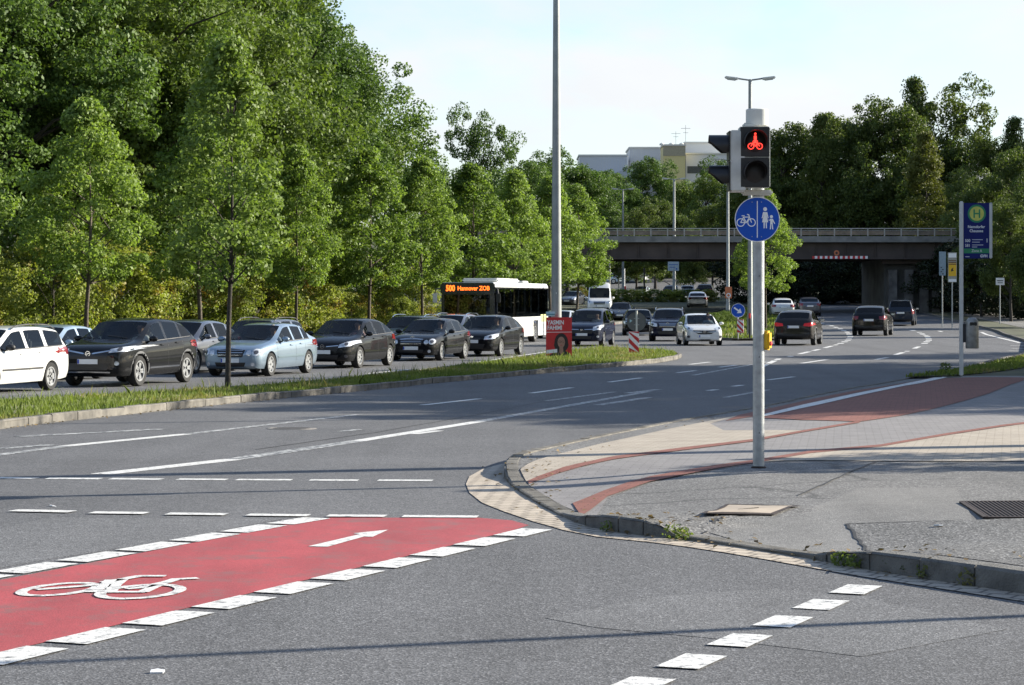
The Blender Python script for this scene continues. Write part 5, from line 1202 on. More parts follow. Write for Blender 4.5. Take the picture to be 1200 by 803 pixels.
# ------------------------------------------------------------------ bus
def make_bus(x, y, head, label):
    e = empty('city_bus', (x, y, T(y)), head, label, 'bus'); Lb, Wb, Hb = 11.8, 2.5, 2.80
    white = pm('bus_white', (.70, .70, .68), .35, var=.04, coat=.6); blk = pm('bus_black', (.012, .016, .026), .25, var=.1, coat=.8)
    fx = Lb/2
    def rbox(mb, x0, x1, z0, z1, hw, r=.12):
        pts = [(-hw+r, z0), (hw-r, z0), (hw, z0+r*.5), (hw-.03, z1-r), (hw-.03-r*.7, z1), (-hw+.03+r*.7, z1), (-hw+.03, z1-r), (-hw, z0+r*.5)]
        M = Matrix.Translation((x0, 0, 0)) @ Matrix(((0, 0, 1, 0), (1, 0, 0, 0), (0, 1, 0, 0), (0, 0, 0, 1))); mb.prism(pts, x1-x0, M)
    # lower body with wheel housings left open
    mb = MB(); za, zbt = .30, 1.22; hw = Wb/2
    xs = [-fx, -fx+2.4, -fx+3.5, fx-3.15, fx-2.1, fx-.12]
    for i in range(5):
        z0 = za if i in (0, 2, 4) else 1.04
        mb.box(((xs[i]+xs[i+1])/2, 0, (z0+zbt)/2), (xs[i+1]-xs[i]-.004, Wb, zbt-z0))
    mb.build('lower_body', white, e)
    mb = MB(); rbox(mb, -fx, fx-.05, Hb-.26, Hb, hw, .10); roof = mb.build('roof', white, e, 30)
    mb = MB(); mb.box((1.2, 0, Hb+.11), (4.6, 1.7, .20), bev=.07); mb.build('roof_unit', white, roof, 40); mb = MB(); mb.box((-3.5, 0, Hb+.07), (1.2, 1.3, .12), bev=.04); mb.build('roof_hatch', white, roof, 40)
    for s in (-1, 1):
        for u in (-fx+.05, -fx+2.2, -fx+4.0, -fx+5.4, -fx+6.8, fx-3.4, fx-2.0, fx-.55): MB().box((u, s*(hw-.04), 1.88), (.09, .06, 1.32)).build('window_pillar', blk, e)
    MB().box((-fx+.04, 0, 1.9), (.06, Wb-.3, 1.3)).build('rear_panel', blk, e)
    for s in (-1, 1):
        us = [-fx+.1, -fx+2.2, -fx+4.0, -fx+5.4, -fx+6.8, fx-3.4, fx-2.0, fx-.55]
        for a, b in zip(us, us[1:]):
            mb = MB(); mb.box(((a+b)/2, s*(hw-.006), 1.87), (b-a-.03, .012, 1.28)); mb.build('side_window', M_glassd if (a+b)/2 < -fx+1 else M_glass, e)
    mb = MB(); mb.box((fx-.04, 0, .76), (.12, Wb-.02, .92), bev=.04); mb.build('front_panel', white, e, 30)
    mb = MB(); mb.box((fx-.03, 0, 2.52), (.14, Wb-.02, .52), bev=.05); hb = mb.build('header_panel', blk, e, 30)
    mb = MB(); mb.box((fx-.02, -0.12, 1.72), (.05, Wb-.55, 1.06), bev=.02); mb.build('windscreen', glassmat('bus_windscreen', (.22, .25, .27), .06), e, 30)
    mb = MB(); mb.box((fx-.03, -hw+.13, 1.72), (.07, .18, 1.08), bev=.03); mb.box((fx-.03, hw-.13, 1.72), (.07, .22, 1.08), bev=.03); mb.build('front_pillar', blk, e, 30)
    mb = MB(); mb.box((fx+.01, 0, 1.16), (.05, Wb-.06, .07)); mb.build('bumper_line', blk, e)
    Mx = Matrix.Translation((fx+.045, 0, 2.53)) @ Matrix.Rotation(R(90), 4, 'Z') @ Matrix.Rotation(R(90), 4, 'X')
    org = pm('display_orange', (1.0, .16, .015), .5, var=.02, emit=1.1)
    text('display_lettering', '500', .36, org, hb, Mx @ Matrix.Translation((-.78, 0, 0)), bold=.012, sx=.78)
    text('display_lettering', 'Hannover ZOB', .27, org, hb, Mx @ Matrix.Translation((.28, 0, 0)), bold=.006, sx=.86)
    mb = MB()
    for s in (-1, 1): mb.box((fx+.03, s*.98, .72), (.03, .34, .2), bev=.01)
    mb.build('headlight', M_lamp, e, 30)
    for s in (-1, 1):
        m2 = MB(); m2.tube([(fx-.05, s*1.2, 2.55), (fx+.18, s*1.42, 2.5), (fx+.2, s*1.45, 2.3)], .025, 6); arm = m2.build('mirror_arm', M_blackp, e, 40)
        m2 = MB(); m2.box((fx+.2, s*1.45, 2.1), (.10, .2, .42), bev=.03); m2.build('mirror', M_ltgrey if s < 0 else M_blackp, arm, 40)
    mb = MB(); mb.box((0, 0, .36), (Lb-.4, Wb-.2, .12)); mb.build('floor', M_seat, e)
    sm = pm('bus_seat_blue', (.03, .045, .09), .8, var=.2)
    for i in range(8):
        for yy in (-.78, .78):
            mb = MB(); xx = fx-2.6-i*1.05; mb.box((xx, yy, .95), (.42, .86, .10), bev=.03); mb.box((xx-.22, yy, 1.32), (.09, .86, .72), bev=.04); mb.build('seat', sm, e, 40)
    mb = MB()
    for i in range(6): mb.tube([(fx-1.8-i*1.7, -.45, .4), (fx-1.8-i*1.7, -.45, 2.5)], .018, 6); mb.tube([(fx-2.6-i*1.7, .45, .4), (fx-2.6-i*1.7, .45, 2.5)], .018, 6)
    mb.build('grab_pole', pm('pole_yellow', (.6, .45, .05), .4), e)
    mb = MB(); mb.box((fx-.9, .65, 1.05), (.5, .55, .9), bev=.06); mb.box((fx-.35, .4, 1.05), (.35, 1.2, .3), bev=.05); mb.build('driver_seat', M_seat, e, 40)
    ty, rim, disc = wheel_meshes(.46, 'ten')
    for xx in (fx-2.62, -fx+2.95):
        for s in (1, -1):
            wn = empty('wheel', (xx, s*(hw-.17), .46), 0 if s < 0 else math.pi); wn.parent = e; wn.scale = (1, 1.5, 1)
            for nm, me, m in (('tyre', ty, M_tyre), ('rim', rim, M_rim)):
                o = bpy.data.objects.new(nm, me); COL.objects.link(o); o.parent = wn
                if not me.materials: me.materials.append(m)
    for s in (-1, 1):
        m2 = MB(); m2.box((-fx+1.05, s*(hw+.003), 1.13), (1.5, .006, .36)); m2.build('side_poster', pm('poster_yellow', (.65, .60, .25), .5, var=.3, scale=2), e)
        m2 = MB()
        for u in (-fx+3.95, -fx+5.6, fx-3.4, fx-1.5): m2.box((u, s*(hw+.001), .74), (.012, .004, .84))
        m2.box((.0, s*(hw+.001), .80), (Lb-.4, .004, .012)); m2.build('panel_gap', M_trim, e)
    return e
bh = hd(-.215, -.976); cx, cy = PX(548, 104.5), 104.5
make_bus(cx-math.cos(bh)*5.9, cy-math.sin(bh)*5.9, bh, 'white city bus with black glazing and an orange destination display, route 500')

# ------------------------------------------------------------------ signal mast with heads, sign and push button
mx, my = G(889, 549, .115); mz = ZS(mx, my); sp_ = scale_at(my)
Zp = lambda py: CH-(py-HZ)/sp_-mz          # height above mast foot at the mast's distance
mast = empty('signal_mast', (mx, my, mz), 0, 'galvanised mast carrying the red cycle signal and the round blue path sign', 'signal mast')
m_ = MB(); m_.tube([(0, 0, -.05), (0, 0, Zp(128)-.02)], .057, 24); m_.tube([(0, 0, Zp(300)), (0, 0, Zp(300))], .057, 4) if False else None
m_.build('pole', M_galv, mast, 40)
m_ = MB(); m_.lathe([(.0575, 0), (.075, 0), (.075, .012), (.0575, .02)], 24); m_.build('foot_collar', M_iron, mast, 40)
m_ = MB(); zt = Zp(128); zb_ = Zp(150)
m_.lathe([(0, zt), (.100, zt), (.112, zt-.008), (.112, zb_+.02), (.085, zb_), (.058, zb_-.02)], 28, Matrix.Translation((-.015, 0, 0))); m_.build('mast_cap', M_ltgrey, mast, 40)
MB().box((-.02, -.03, Zp(226)), (.30, .16, .05), bev=.015).build('bracket', M_ltgrey, mast, 40); MB().box((-.06, -.03, Zp(150)+.02), (.2, .14, .05), bev=.015).build('bracket', M_ltgrey, mast, 40)
# label band / bolts on the pole
m_ = MB()
for z in (.35, 1.1, 1.9): m_.tube([(0, -.056, z), (0, -.063, z)], .006, 6)
m_.build('bolt', M_trim, mast)
# head towards us
def sig_head(loc, rz, lit, label):
    h = empty('cycle_signal', loc, rz, label, 'traffic signal', 'signal heads on the mast')
    Wd, Hd, Dd = .305, .60, .15
    mb = MB(); mb.box((0, 0, 0), (Wd, Dd, Hd), bev=.012); mb.build('housing', M_ltgrey, h, 40)
    mb = MB()
    for zc in (.15, -.15): mb.box((0, -Dd/2-.006, zc), (Wd-.02, .014, .292), bev=.004)
    for s in (1, -1):
        mb.tube([(-.10*s, -Dd/2-.015, .28), (-.10*s, -Dd/2-.02, .28)], .006, 6)
    f = mb.build('front_door', M_blackp, h, 40)
    for i, zc in enumerate((.15, -.15)):
        # hood: open cylinder cut away below
        mb = MB(); n = 26; vs = []; r = .112; fs = []
        for k in range(n+1):
            a = R(-35+250*k/n); dep = .20 if 20 < -35+250*k/n < 160 else .20-.13*min(1, abs(-35+250*k/n-90)/125-.5)*2
            for rr, yy in ((r, -Dd/2-.012), (r, -Dd/2-dep), (r-.005, -Dd/2-dep), (r-.005, -Dd/2-.012)): vs.append((rr*math.cos(a), yy, zc+rr*math.sin(a)))
        for k in range(n):
            for j in range(4): fs.append((k*4+j, (k+1)*4+j, (k+1)*4+(j+1) % 4, k*4+(j+1) % 4))
        fs.append((0, 1, 2, 3)); fs.append(tuple(n*4+j for j in (3, 2, 1, 0)))
        mb.add(vs, fs); hood = mb.build('visor', M_blackp, h, 40)
        mb = MB(); mb.lathe([(0, .020), (.05, .016), (.10, 0), (.104, -.002)], 28, Matrix.Translation((0, -Dd/2-.014, zc)) @ Matrix.Rotation(R(90), 4, 'X'))
        lens = mb.build('lens', pm('dark_lens', (.012, .010, .010), .45), h, 40)
        if lit and i == 0:
            M = Matrix.Translation((0, -Dd/2-.037, zc)) @ Matrix.Rotation(R(90), 4, 'X'); mb = MB(); k = 0
            def st(pts, wd, closed=False):
                for q in stroke(pts, wd, closed): mb.prism(q, .004, M @ Matrix.Translation((0, 0, .0003*(len(mb.f) % 5))))
            st(circ(.028, 14, -.042, -.045), .0085, True); st(circ(.028, 14, .042, -.045), .0085, True)
            st([(-.042, -.045), (-.02, -.008), (.02, -.008), (.042, -.045)], .008); st([(-.02, -.008), (0, -.045), (.02, -.008)], .008); st([(-.024, .002), (.0, .016), (.024, .002)], .008); st([(0, -.012), (0, .02)], .02)
            mb.prism(circ(.0115, 12, 0, .076), .004, M); mb.prism([(-.013, .02), (-.014, .055), (0, .062), (.014, .055), (.013, .02)], .004, M)
            mb.build('cycle_pictogram', pm('signal_red', (1.0, .045, .03), .5, var=.25, scale=90, emit=.95), lens)
    return h
hz = mz+(Zp(150)+Zp(222))/2
sig_head((mx-.062, my-.165, hz), 0, True, 'cycle signal facing the camera showing a red bicycle light')
b_ = sig_head((mx-.225, my-.10, hz-.035), R(-90), False, 'signal head turned to the left with two black visors')
# round blue sign
sx = mx+(886.5-889)/sp_; sz = CH-(257.5-HZ)/sp_; rs = 26.3/sp_
sg = empty('path_sign', (sx, my-.075, sz), 0, 'round blue sign with white bicycle left and adult with child right of a divider', 'traffic sign')
Ms = Matrix.Rotation(R(90), 4, 'X')
m_ = MB(); m_.lathe([(0, 0), (rs, 0), (rs, .004), (0, .004)], 48, Ms @ Matrix.Translation((0, 0, -.004))); m_.build('sign_plate', M_signw, sg, 30)
m_ = MB(); m_.prism(circ(rs*.965, 48), .0015, Ms @ Matrix.Translation((0, 0, .0002))); face = m_.build('sign_face', M_blue, sg)
m_ = MB()
for zz in (.12, -.12): m_.box((.012, .032, zz), (.13, .05, .03))
m_.build('clamp', M_galv, sg)
def sym_obj(nm, strokes, polys, par, M, mat, wd):
    mb = MB(); i = 0
    for pts, cl in strokes:
        for q in stroke(pts, wd, cl): mb.prism(q, .0012+.00006*(i % 7), M); i += 1
    for pl in polys: mb.prism(pl, .0013+.00005*(i % 5), M); i += 1
    return mb.build(nm, mat, par)
k = rs/.215; Mf = Ms @ Matrix.Translation((0, 0, .0017)) @ Matrix.Scale(k, 4)
sym_obj('divider', [], [[(-.004, -.175), (.004, -.175), (.004, .175), (-.004, .175)]], sg, Mf, M_signw, .01)
bk = [(circ(.036, 20, -.158, -.03), True), (circ(.036, 20, -.055, -.03), True), ([(-.158, -.03), (-.132, .022), (-.075, .022), (-.055, -.03)], False), ([(-.132, .022), (-.105, -.032), (-.075, .022)], False), ([(-.158, -.03), (-.105, -.032)], False), ([(-.075, .022), (-.082, .045), (-.098, .047)], False), ([(-.148, .034), (-.122, .034)], False)]
sym_obj('bicycle_symbol', bk, [], sg, Mf, M_signw, .0085)
ad = [circ(.019, 14, .075, .098), [(.055, .070), (.095, .070), (.108, .012), (.100, .010), (.088, .05), (.104, -.028), (.046, -.028), (.062, .05), (.050, .010), (.042, .012)], [(.060, -.028), (.072, -.028), (.070, -.085), (.060, -.085)], [(.079, -.028), (.091, -.028), (.092, -.085), (.082, -.085)]]
ch = [circ(.015, 14, .135, .026), [(.122, .006), (.148, .006), (.170, -.040), (.163, -.044), (.147, -.015), (.147, -.045), (.123, -.045), (.123, -.015), (.106, -.002), (.102, -.010), (.116, -.006)], [(.124, -.045), (.134, -.045), (.130, -.095), (.120, -.095)], [(.137, -.045), (.147, -.045), (.153, -.095), (.143, -.095)]]
sym_obj('adult_symbol', [], ad, sg, Mf, M_signw, .01); sym_obj('child_symbol', [], ch, sg, Mf, M_signw, .01)
m_ = MB()
for xx in (-.05, .04):
    for zz in (.165, -.165): m_.tube([(xx*k, -.002, zz*k), (xx*k, -.005, zz*k)], .005, 8)
m_.build('rivet', M_galv, sg)
# push button box
pb = empty('push_button_box', (mx+.075, my+.02, CH-(399-HZ)/sp_), R(60), 'yellow request box on the right side of the signal mast', 'push button')
m_ = MB(); m_.box((0, 0, 0), (.09, .10, .19), bev=.02); m_.build('case', M_yellow, pb, 40); m_ = MB(); m_.box((0, .03, 0), (.095, .03, .20), bev=.008); m_.build('back_plate', M_blackp, pb, 40)
m_ = MB(); m_.lathe([(0, .012), (.02, .010), (.025, 0)], 16, Matrix.Translation((0, -.05, -.03)) @ Matrix.Rotation(R(90), 4, 'X')); m_.build('button', M_signred, pb, 40)

# ------------------------------------------------------------------ tall lamp mast with poster
lx, ly = G(652, 418, .1); s1 = scale_at(ly)
lm = empty('lamp_mast', (lx, ly, T(ly)+.09), 0, 'very tall tapered grey lamp mast on the grass island, cut by the top edge', 'lamp mast')
m_ = MB(); m_.tube([(0, 0, -.1), (0, 0, 14.2)], [6.4/s1, 3.3/s1], 20); m_.build('pole', M_mast, lm, 40)
m_ = MB(); m_.lathe([(6.4/s1, 0), (7.6/s1, 0), (7.6/s1, .02), (6.4/s1, .05)], 20); m_.build('foot_ring', M_mast, lm, 40)
m_ = MB(); m_.box((0, -6.2/s1, 1.1), (.10, .02, .38), bev=.004); m_.build('access_door', M_mast, lm, 30)
for s in (-1, 1):
    m_ = MB(); m_.tube([(0, 0, 14.1), (s*.5, 0, 14.4), (s*1.3, 0, 14.5)], .04, 8); a_ = m_.build('arm', M_mast, lm, 40); m_ = MB(); m_.box((s*1.55, 0, 14.5), (.7, .28, .14), bev=.04); m_.build('lamp_head', M_ltgrey, a_, 40)
# small labels on the mast
m_ = MB(); m_.box((-.005, -.171, 2.18), (.03, .004, .03)); m_.build('number_tag', M_signw, lm)
# pale box-like sign behind the poster's upper left
py_ = ly-.42; s2 = scale_at(py_)
def ptx(px, py): return ((px-655)/s2, (395-py)/s2)
po = empty('election_poster', ((655-600)/s2, py_, CH-(395-HZ)/s2), R(2), 'red election poster with a dark-haired woman in glasses fixed to the tall lamp mast', 'poster')
m_ = MB(); hwp, hhp = 15.2/s2, 23/s2; m_.box((0, 0, 0), (2*hwp, .012, 2*hhp)); bd = m_.build('board', pm('poster_red', (.56, .018, .022), .45, var=.06), po)
Mp = Matrix.Translation((0, -.0065, 0)) @ Matrix.Rotation(R(90), 4, 'X')
text('lettering', 'YASMIN', .20, M_signw, bd, Mp @ Matrix.Translation((-hwp+.045, hhp-.18, 0)), align='LEFT', bold=.006, ext=.001, sx=.80)
text('lettering', 'FAHIMI', .20, M_signw, bd, Mp @ Matrix.Translation((-hwp+.045, hhp-.36, 0)), align='LEFT', bold=.006, ext=.001, sx=.80)
m_ = MB(); m_.prism([(-hwp, hhp-.50), (-hwp, hhp-.515), (hwp, hhp-.505), (hwp, hhp-.49)], .001, Mp); m_.build('rule', M_signw, bd)
hair = pm('print_hair', (.018, .012, .011), .5); skin = pm('print_skin', (.36, .19, .14), .5, var=.15); jac = pm('print_jacket', (.012, .012, .016), .5)
m_ = MB(); cxp = .08; cyp = -.22
m_.prism([(cxp+.235*math.cos(t)*(1 if math.sin(t) > -.2 else 1.1), cyp+.02+.33*math.sin(t)) for t in [2*math.pi*i/28 for i in range(28)]], .001, Mp); m_.build('portrait_hair', hair, bd)
m_ = MB(); m_.prism([(-hwp+.05, -hhp+.002), (-.16, -hhp+.15), (0, -hhp+.22), (.16, -hhp+.22), (.34, -hhp+.13), (hwp-.03, -hhp+.002)], .0016, Mp); m_.build('portrait_jacket', jac, bd)
m_ = MB(); m_.prism([(cxp+.125*math.cos(t), cyp+.04+.19*math.sin(t)) for t in [2*math.pi*i/24 for i in range(24)]], .0024, Mp); m_.prism([(cxp-.06, cyp-.12), (cxp-.07, cyp-.30), (cxp, cyp-.38), (cxp+.07, cyp-.30), (cxp+.06, cyp-.12)], .0020, Mp); m_.build('portrait_face', skin, bd)
m_ = MB()
for sx2 in (-.05, .05): m_.lathe([(.036, .0025), (.036, .0032), (.045, .0032), (.045, .0025)], 14, Mp @ Matrix.Translation((cxp+sx2, cyp+.06, 0)), closed=True); m_.prism(circ(.010, 8, cxp+sx2, cyp+.06), .0030, Mp)
m_.prism([(cxp-.012, cyp+.062), (cxp+.012, cyp+.062), (cxp+.012, cyp+.070), (cxp-.012, cyp+.070)], .0034, Mp); m_.build('portrait_glasses', hair, bd)
m_ = MB(); m_.prism([(cxp-.05, cyp-.055), (cxp, cyp-.075), (cxp+.05, cyp-.055), (cxp, cyp-.045)], .0030, Mp); m_.build('portrait_mouth', pm('print_lips', (.40, .06, .06), .5), bd)
m_ = MB(); m_.prism([(-hwp+.01, -hhp+.10), (-hwp+.01, -hhp+.22), (-.06, -hhp+.26), (-.06, -hhp+.14)], .0036, Mp); m_.build('slogan_strip', M_signw, bd)
for zz in (.4, -.4): MB().box((-.0, .03, zz), (.06, .05, .03)).build('bracket', M_galv, po)
ps = empty('small_sign', ((645-600)/s2, py_+.02, CH-(368-HZ)/s2), 0, 'small blue and white sign plate above the left corner of the poster', 'sign'); m_ = MB(); m_.box((0, 0, 0), (.30, .01, .15), bev=.003); m_.build('plate', pm('pale_blue_sign', (.45, .6, .68), .4), ps)
m_ = MB(); m_.box((0, -.007, -.02), (.30, .003, .05)); m_.build('stripe', pm('teal_sign', (.10, .25, .30), .4), ps)
m_ = MB(); m_.box((.17, .12, 0), (.06, .26, .04)); m_.build('bracket', M_galv, ps)

# ------------------------------------------------------------------ island sign posts
def round_back_sign(px, pyc, rpx, pyfoot, label):
    x, y = G(px, pyfoot, .1); s = scale_at(y); z0 = T(y)+.09; e = empty('traffic_sign', (x, y, z0), 0, label, 'traffic sign'); zc = CH-(pyc-HZ)/s-z0; r = rpx/s
    m = MB(); m.tube([(0, 0, -.05), (0, 0, zc+r+.05)], .038, 10); m.build('post', pm('pale_post', (.55, .55, .5), .5), e, 40)
    m = MB(); m.lathe([(0, 0), (r, 0), (r, .03), (r*.96, .03), (r*.96, .006), (0, .006)], 36, Matrix.Translation((0, .045, zc)) @ Matrix.Rotation(R(90), 4, 'X') @ Matrix.Translation((0, 0, 0))); m.build('sign_back', M_signback, e, 30)
    m = MB(); m.box((0, .0, zc+.12), (.2, .05, .03)); m.box((0, .0, zc-.12), (.2, .05, .03)); m.build('clamp', M_galv, e)
    m = MB(); m.prism([(-.20*r/.35-.05, -.04), (-.20*r/.35+.05, .03), (-.20*r/.35-.05, .09)], .002, Matrix.Translation((0, .008, zc)) @ Matrix.Rotation(R(90), 4, 'X')); m.build('sticker', pm('sticker_pale', (.4, .6, .65), .4), e)
    return e
round_back_sign(746, 377, 11.3, 411.5, 'grey back of a round sign on a pale post near the island tip')
def beacon(px, pyfoot, wpx, hpx, rz, label, par=None, mirror=1):
    x, y = G(px, pyfoot, .1); s = scale_at(y); w_, h_ = wpx/s, hpx/s; z0 = T(y)+.09; e = empty('hazard_beacon', (x, y-.16, z0), rz, label, 'traffic sign', 'striped hazard beacons')
    m = MB(); m.box((0, 0, h_/2+.04), (w_, .03, h_), bev=.008); p = m.build('panel', M_signw, e, 30)
    Mb = Matrix.Translation((0, -.0155, .04)) @ Matrix.Rotation(R(90), 4, 'X'); m = MB(); sw = h_/3.2
    for i in range(-1, 4):
        # band sloping
        b0 = i*sw*1.45; pts = [(-w_/2, b0+w_*1.0), (-w_/2, b0+w_*1.0+sw*.72), (w_/2, b0+sw*.72), (w_/2, b0)]
        pts = [(q[0]*mirror, min(h_-.004, max(.004, q[1]))) for q in pts]
        a = abs(sum(pts[j][0]*pts[(j+1) % 4][1]-pts[(j+1) % 4][0]*pts[j][1] for j in range(4)))/2
        if a > .001: m.prism(pts, .002, Mb)
    m.build('red_band', M_signred, p); m = MB(); m.box((0, .03, .2), (.05, .04, .5)); m.build('base', M_trim, e); return e
beacon(742.5, 414.5, 12, 25, R(8), 'red and white striped beacon below the grey round sign at the island tip')
x, y = G(865, 397, .1); s = scale_at(y); z0 = T(y)+.09
ba = empty('arrow_sign', (x, y, z0), 0, 'round blue keep-left arrow sign on the far median', 'traffic sign'); zc = CH-(364-HZ)/s-z0; r = 8.2/s
m_ = MB(); m_.tube([(0, .05, -.05), (0, .05, zc+r)], .032, 8); m_.build('post', M_galv, ba, 40)
m_ = MB(); m_.lathe([(0, 0), (r, 0), (r, .006), (0, .006)], 32, Matrix.Translation((0, 0, zc)) @ Matrix.Rotation(R(90), 4, 'X')); m_.build('plate', M_signw, ba, 30)
Ma = Matrix.Translation((0, -.0065, zc)) @ Matrix.Rotation(R(90), 4, 'X'); m_ = MB(); m_.prism(circ(r*.95, 32), .002, Ma); fc = m_.build('face', M_blue, ba)
m_ = MB(); Mr = Ma @ Matrix.Translation((0, 0, .0022)) @ Matrix.Rotation(R(-35), 4, 'Z'); m_.prism([(-r*.72, -r*.11), (-r*.72, r*.11), (r*.1, r*.11), (r*.1, -r*.11)], .002, Mr); m_.prism([(r*.62, 0), (r*.05, r*.42), (r*.05, -r*.42)], .0024, Mr); m_.build('arrow', M_signw, fc)
bb = beacon(867, 397, 8, 16, R(-25), 'small striped beacon leaning below the blue arrow sign'); bb.location.y -= .1; bb.location.z += .25
c_ = empty('marker_post', G(878.5, 396.5, .1)+(T(118)+.1,), 0, 'short dark post with a red top left of the signal mast foot', 'post'); m_ = MB(); m_.tube([(0, 0, 0), (0, 0, 1.0)], .05, 8); m_.build('post', M_blackp, c_, 40); m_ = MB(); m_.tube([(0, 0, 1.0), (0, 0, 1.25)], .055, 8); m_.build('reflector', M_signred, c_, 40)

# ------------------------------------------------------------------ street lamps
def lamp(px, pytop, y, span_px, label, zf=None, arms=2, wpx=3, tilt=0, lens=.55):
    x = PX(px, y); z0 = T(y); s = scale_at(y); H = CH+(HZ-pytop)/s-z0; e = empty('street_lamp', (x, y, z0), 0, label, 'street lamp', 'double-headed street lamps')
    r0 = wpx/s/2; m = MB(); m.tube([(0, 0, -.1), (0, 0, 1.2), (0, 0, 1.3), (0, 0, H)], [r0*1.25, r0*1.2, r0, r0*.65], 12); m.build('pole', M_mast, e, 40)
    hs = span_px/s/2
    for sd_ in ((-1, 1) if arms == 2 else (arms,)):
        m = MB(); m.tube([(0, 0, H-.05), (sd_*hs*.3, 0, H), (sd_*hs*.55, 0, H+.05+tilt)], .045, 8); a = m.build('arm', M_mast, e, 40)
        m = MB(); M = Matrix.Translation((sd_*hs*.75, 0, H+.06+tilt)) @ Matrix.Rotation(R(-7*sd_), 4, 'Y'); m.box((0, 0, 0), (hs*.55, .26, .13), bev=.04, M=M); h_ = m.build('lamp_head', M_ltgrey, a, 40)
        m = MB(); m.box((0, 0, -.08), (hs*.36, .2, .05), bev=.015, M=M); m.build('lamp_glass', pm('lamp_glass', (.30, .31, .31), .15, coat=1), h_, 40)
    return e
lamp(879, 93, 118, 58, 'tall double-headed street lamp rising behind the signal mast', wpx=6)
lamp(853, 187, 170, 34, 'double-headed lamp pole left of the signal mast with an orange notice on it', wpx=4)
lamp(790, 210, 235, 28, 'double-headed lamp beyond the flyover carrying a white direction sign', wpx=4)
lamp(730, 222, 255, 26, 'double-headed lamp furthest left above the flyover railing', wpx=3)
def plate_on(px, pyc, wpx, hpx, y, mat, name, label, cat='sign', post=None, dy=-.14):
    s = scale_at(y); e = empty(name, (PX(px, y), y+dy, CH-(pyc-HZ)/s), 0, label, cat); m = MB(); m.box((0, 0, 0), (wpx/s, .03, hpx/s), bev=.008); p = m.build('plate', mat, e, 30)
    if post: m = MB(); m.tube([(post[0]/s, .05, hpx/s/2), (post[0]/s, .05, T(y)-(CH-(pyc-HZ)/s))], .04, 8); m.build('post', M_galv, e, 40)
    return e, p, s
e, p, s = plate_on(853.5, 343, 8, 13.5, 170, M_orange, 'notice_sign', 'orange notice board with a white round sign on the lamp pole left of the mast')
m_ = MB(); m_.lathe([(.10, .0), (.10, .004), (.17, .004), (.17, 0)], 20, Matrix.Translation((0, -.016, -.2)) @ Matrix.Rotation(R(90), 4, 'X'), closed=True); m_.build('ring', M_signw, p)
e, p, s = plate_on(789, 311.5, 13, 12, 235, pm('direction_sign_white', (.42, .50, .55), .5), 'direction_sign', 'white and blue direction sign on the lamp pole under the flyover')
m_ = MB(); m_.box((0, -.02, .1), (.9, .01, .06)); m_.box((-.1, -.02, -.15), (.6, .01, .06)); m_.box((.30, -.02, -.32), (.14, .01, .12)); m_.build('sign_lines', M_blue, p)
for px, pt, pb_, yy, mt, lb in [(714.5, 304, 345, 270, M_rail, 'thin grey lamp post with a small head under the left end of the flyover'), (755, 314, 352, 240, M_blackp, 'dark post right of the white van beyond the flyover'), (691, 313, 333, 335, M_rail, 'pale post standing before the far white fence'), (725, 305, 330, 300, M_rail, 'thin leaning pole beside the far white car'), (731.5, 315, 344, 272, M_signw, 'white pole with a red lower band on the climbing road')]:
    s = scale_at(yy); z0 = CH-(pb_-HZ)/s; z0 = T(yy); e = empty('post', (PX(px, yy), yy, z0), 0, lb, 'post'); H = CH+(HZ-pt)/s-z0
    m = MB(); m.tube([(0, 0, -.1), (0, 0, H)], .09, 8); m.build('pole', mt, e, 40)
    if 'head' in lb: m = MB(); m.box((.35, 0, H), (.7, .25, .12), bev=.03); m.build('lamp_head', M_ltgrey, e, 40)
    if 'red lower' in lb: m = MB(); m.box((0, -.1, .9), (.42, .05, .9), bev=.02); m.build('red_band', M_signred, e, 40)

# ------------------------------------------------------------------ bus stop sign and litter bin
bx, by = G(1126.5, 440.5, .1); s = scale_at(by); z0 = T(by)+.1
bs = empty('bus_stop_sign', (bx, by, z0), 0, 'blue bus stop sign with green and yellow H emblem on an aluminium post', 'bus stop sign'); ZB = lambda py: CH-(py-HZ)/s-z0; XB = lambda px: (px-1126.5)/s
M_alu = pm('aluminium', (.55, .57, .59), .35, .5, var=.06)
m_ = MB(); m_.box((0, 0, ZB(236)/2), (4.6/s, .09, ZB(236)), bev=.02); m_.build('post', M_alu, bs, 30)
m_ = MB(); m_.box((XB(1161), 0, (ZB(237.5)+ZB(303))/2), (3.6/s, .07, ZB(237.5)-ZB(303)), bev=.02); m_.build('edge_rail', M_alu, bs, 30)
navy = pm('stop_panel_navy', (.008, .016, .13), .5, var=.05, spec=.25)
pz = (ZB(238)+ZB(303))/2; m_ = MB(); m_.box((XB(1144.2), 0, pz), (30/s, .035, ZB(238)-ZB(303))); pn = m_.build('panel', navy, bs)
Mb = Matrix.Translation((0, -.018, 0)) @ Matrix.Rotation(R(90), 4, 'X'); green = pm('stop_green', (.02, .24, .10), .4); yel = pm('stop_yellow', (.62, .60, .12), .4)
ccx, ccz = XB(1144.5), ZB(250.5)
m_ = MB(); m_.prism(circ(10.6/s, 32, ccx, ccz), .002, Mb); m_.build('emblem_ring', green, pn); m_ = MB(); m_.prism(circ(8.4/s, 32, ccx, ccz), .004, Mb); m_.build('emblem_disc', yel, pn)
m_ = MB()
for xx in (-3.1/s, 3.1/s): m_.prism([(ccx+xx-.9/s, ccz-5/s), (ccx+xx+.9/s, ccz-5/s), (ccx+xx+.9/s, ccz+5/s), (ccx+xx-.9/s, ccz+5/s)], .006, Mb)
m_.prism([(ccx-3/s, ccz-.8/s), (ccx+3/s, ccz-.8/s), (ccx+3/s, ccz+.8/s), (ccx-3/s, ccz+.8/s)], .0055, Mb); m_.build('emblem_letter', green, pn)
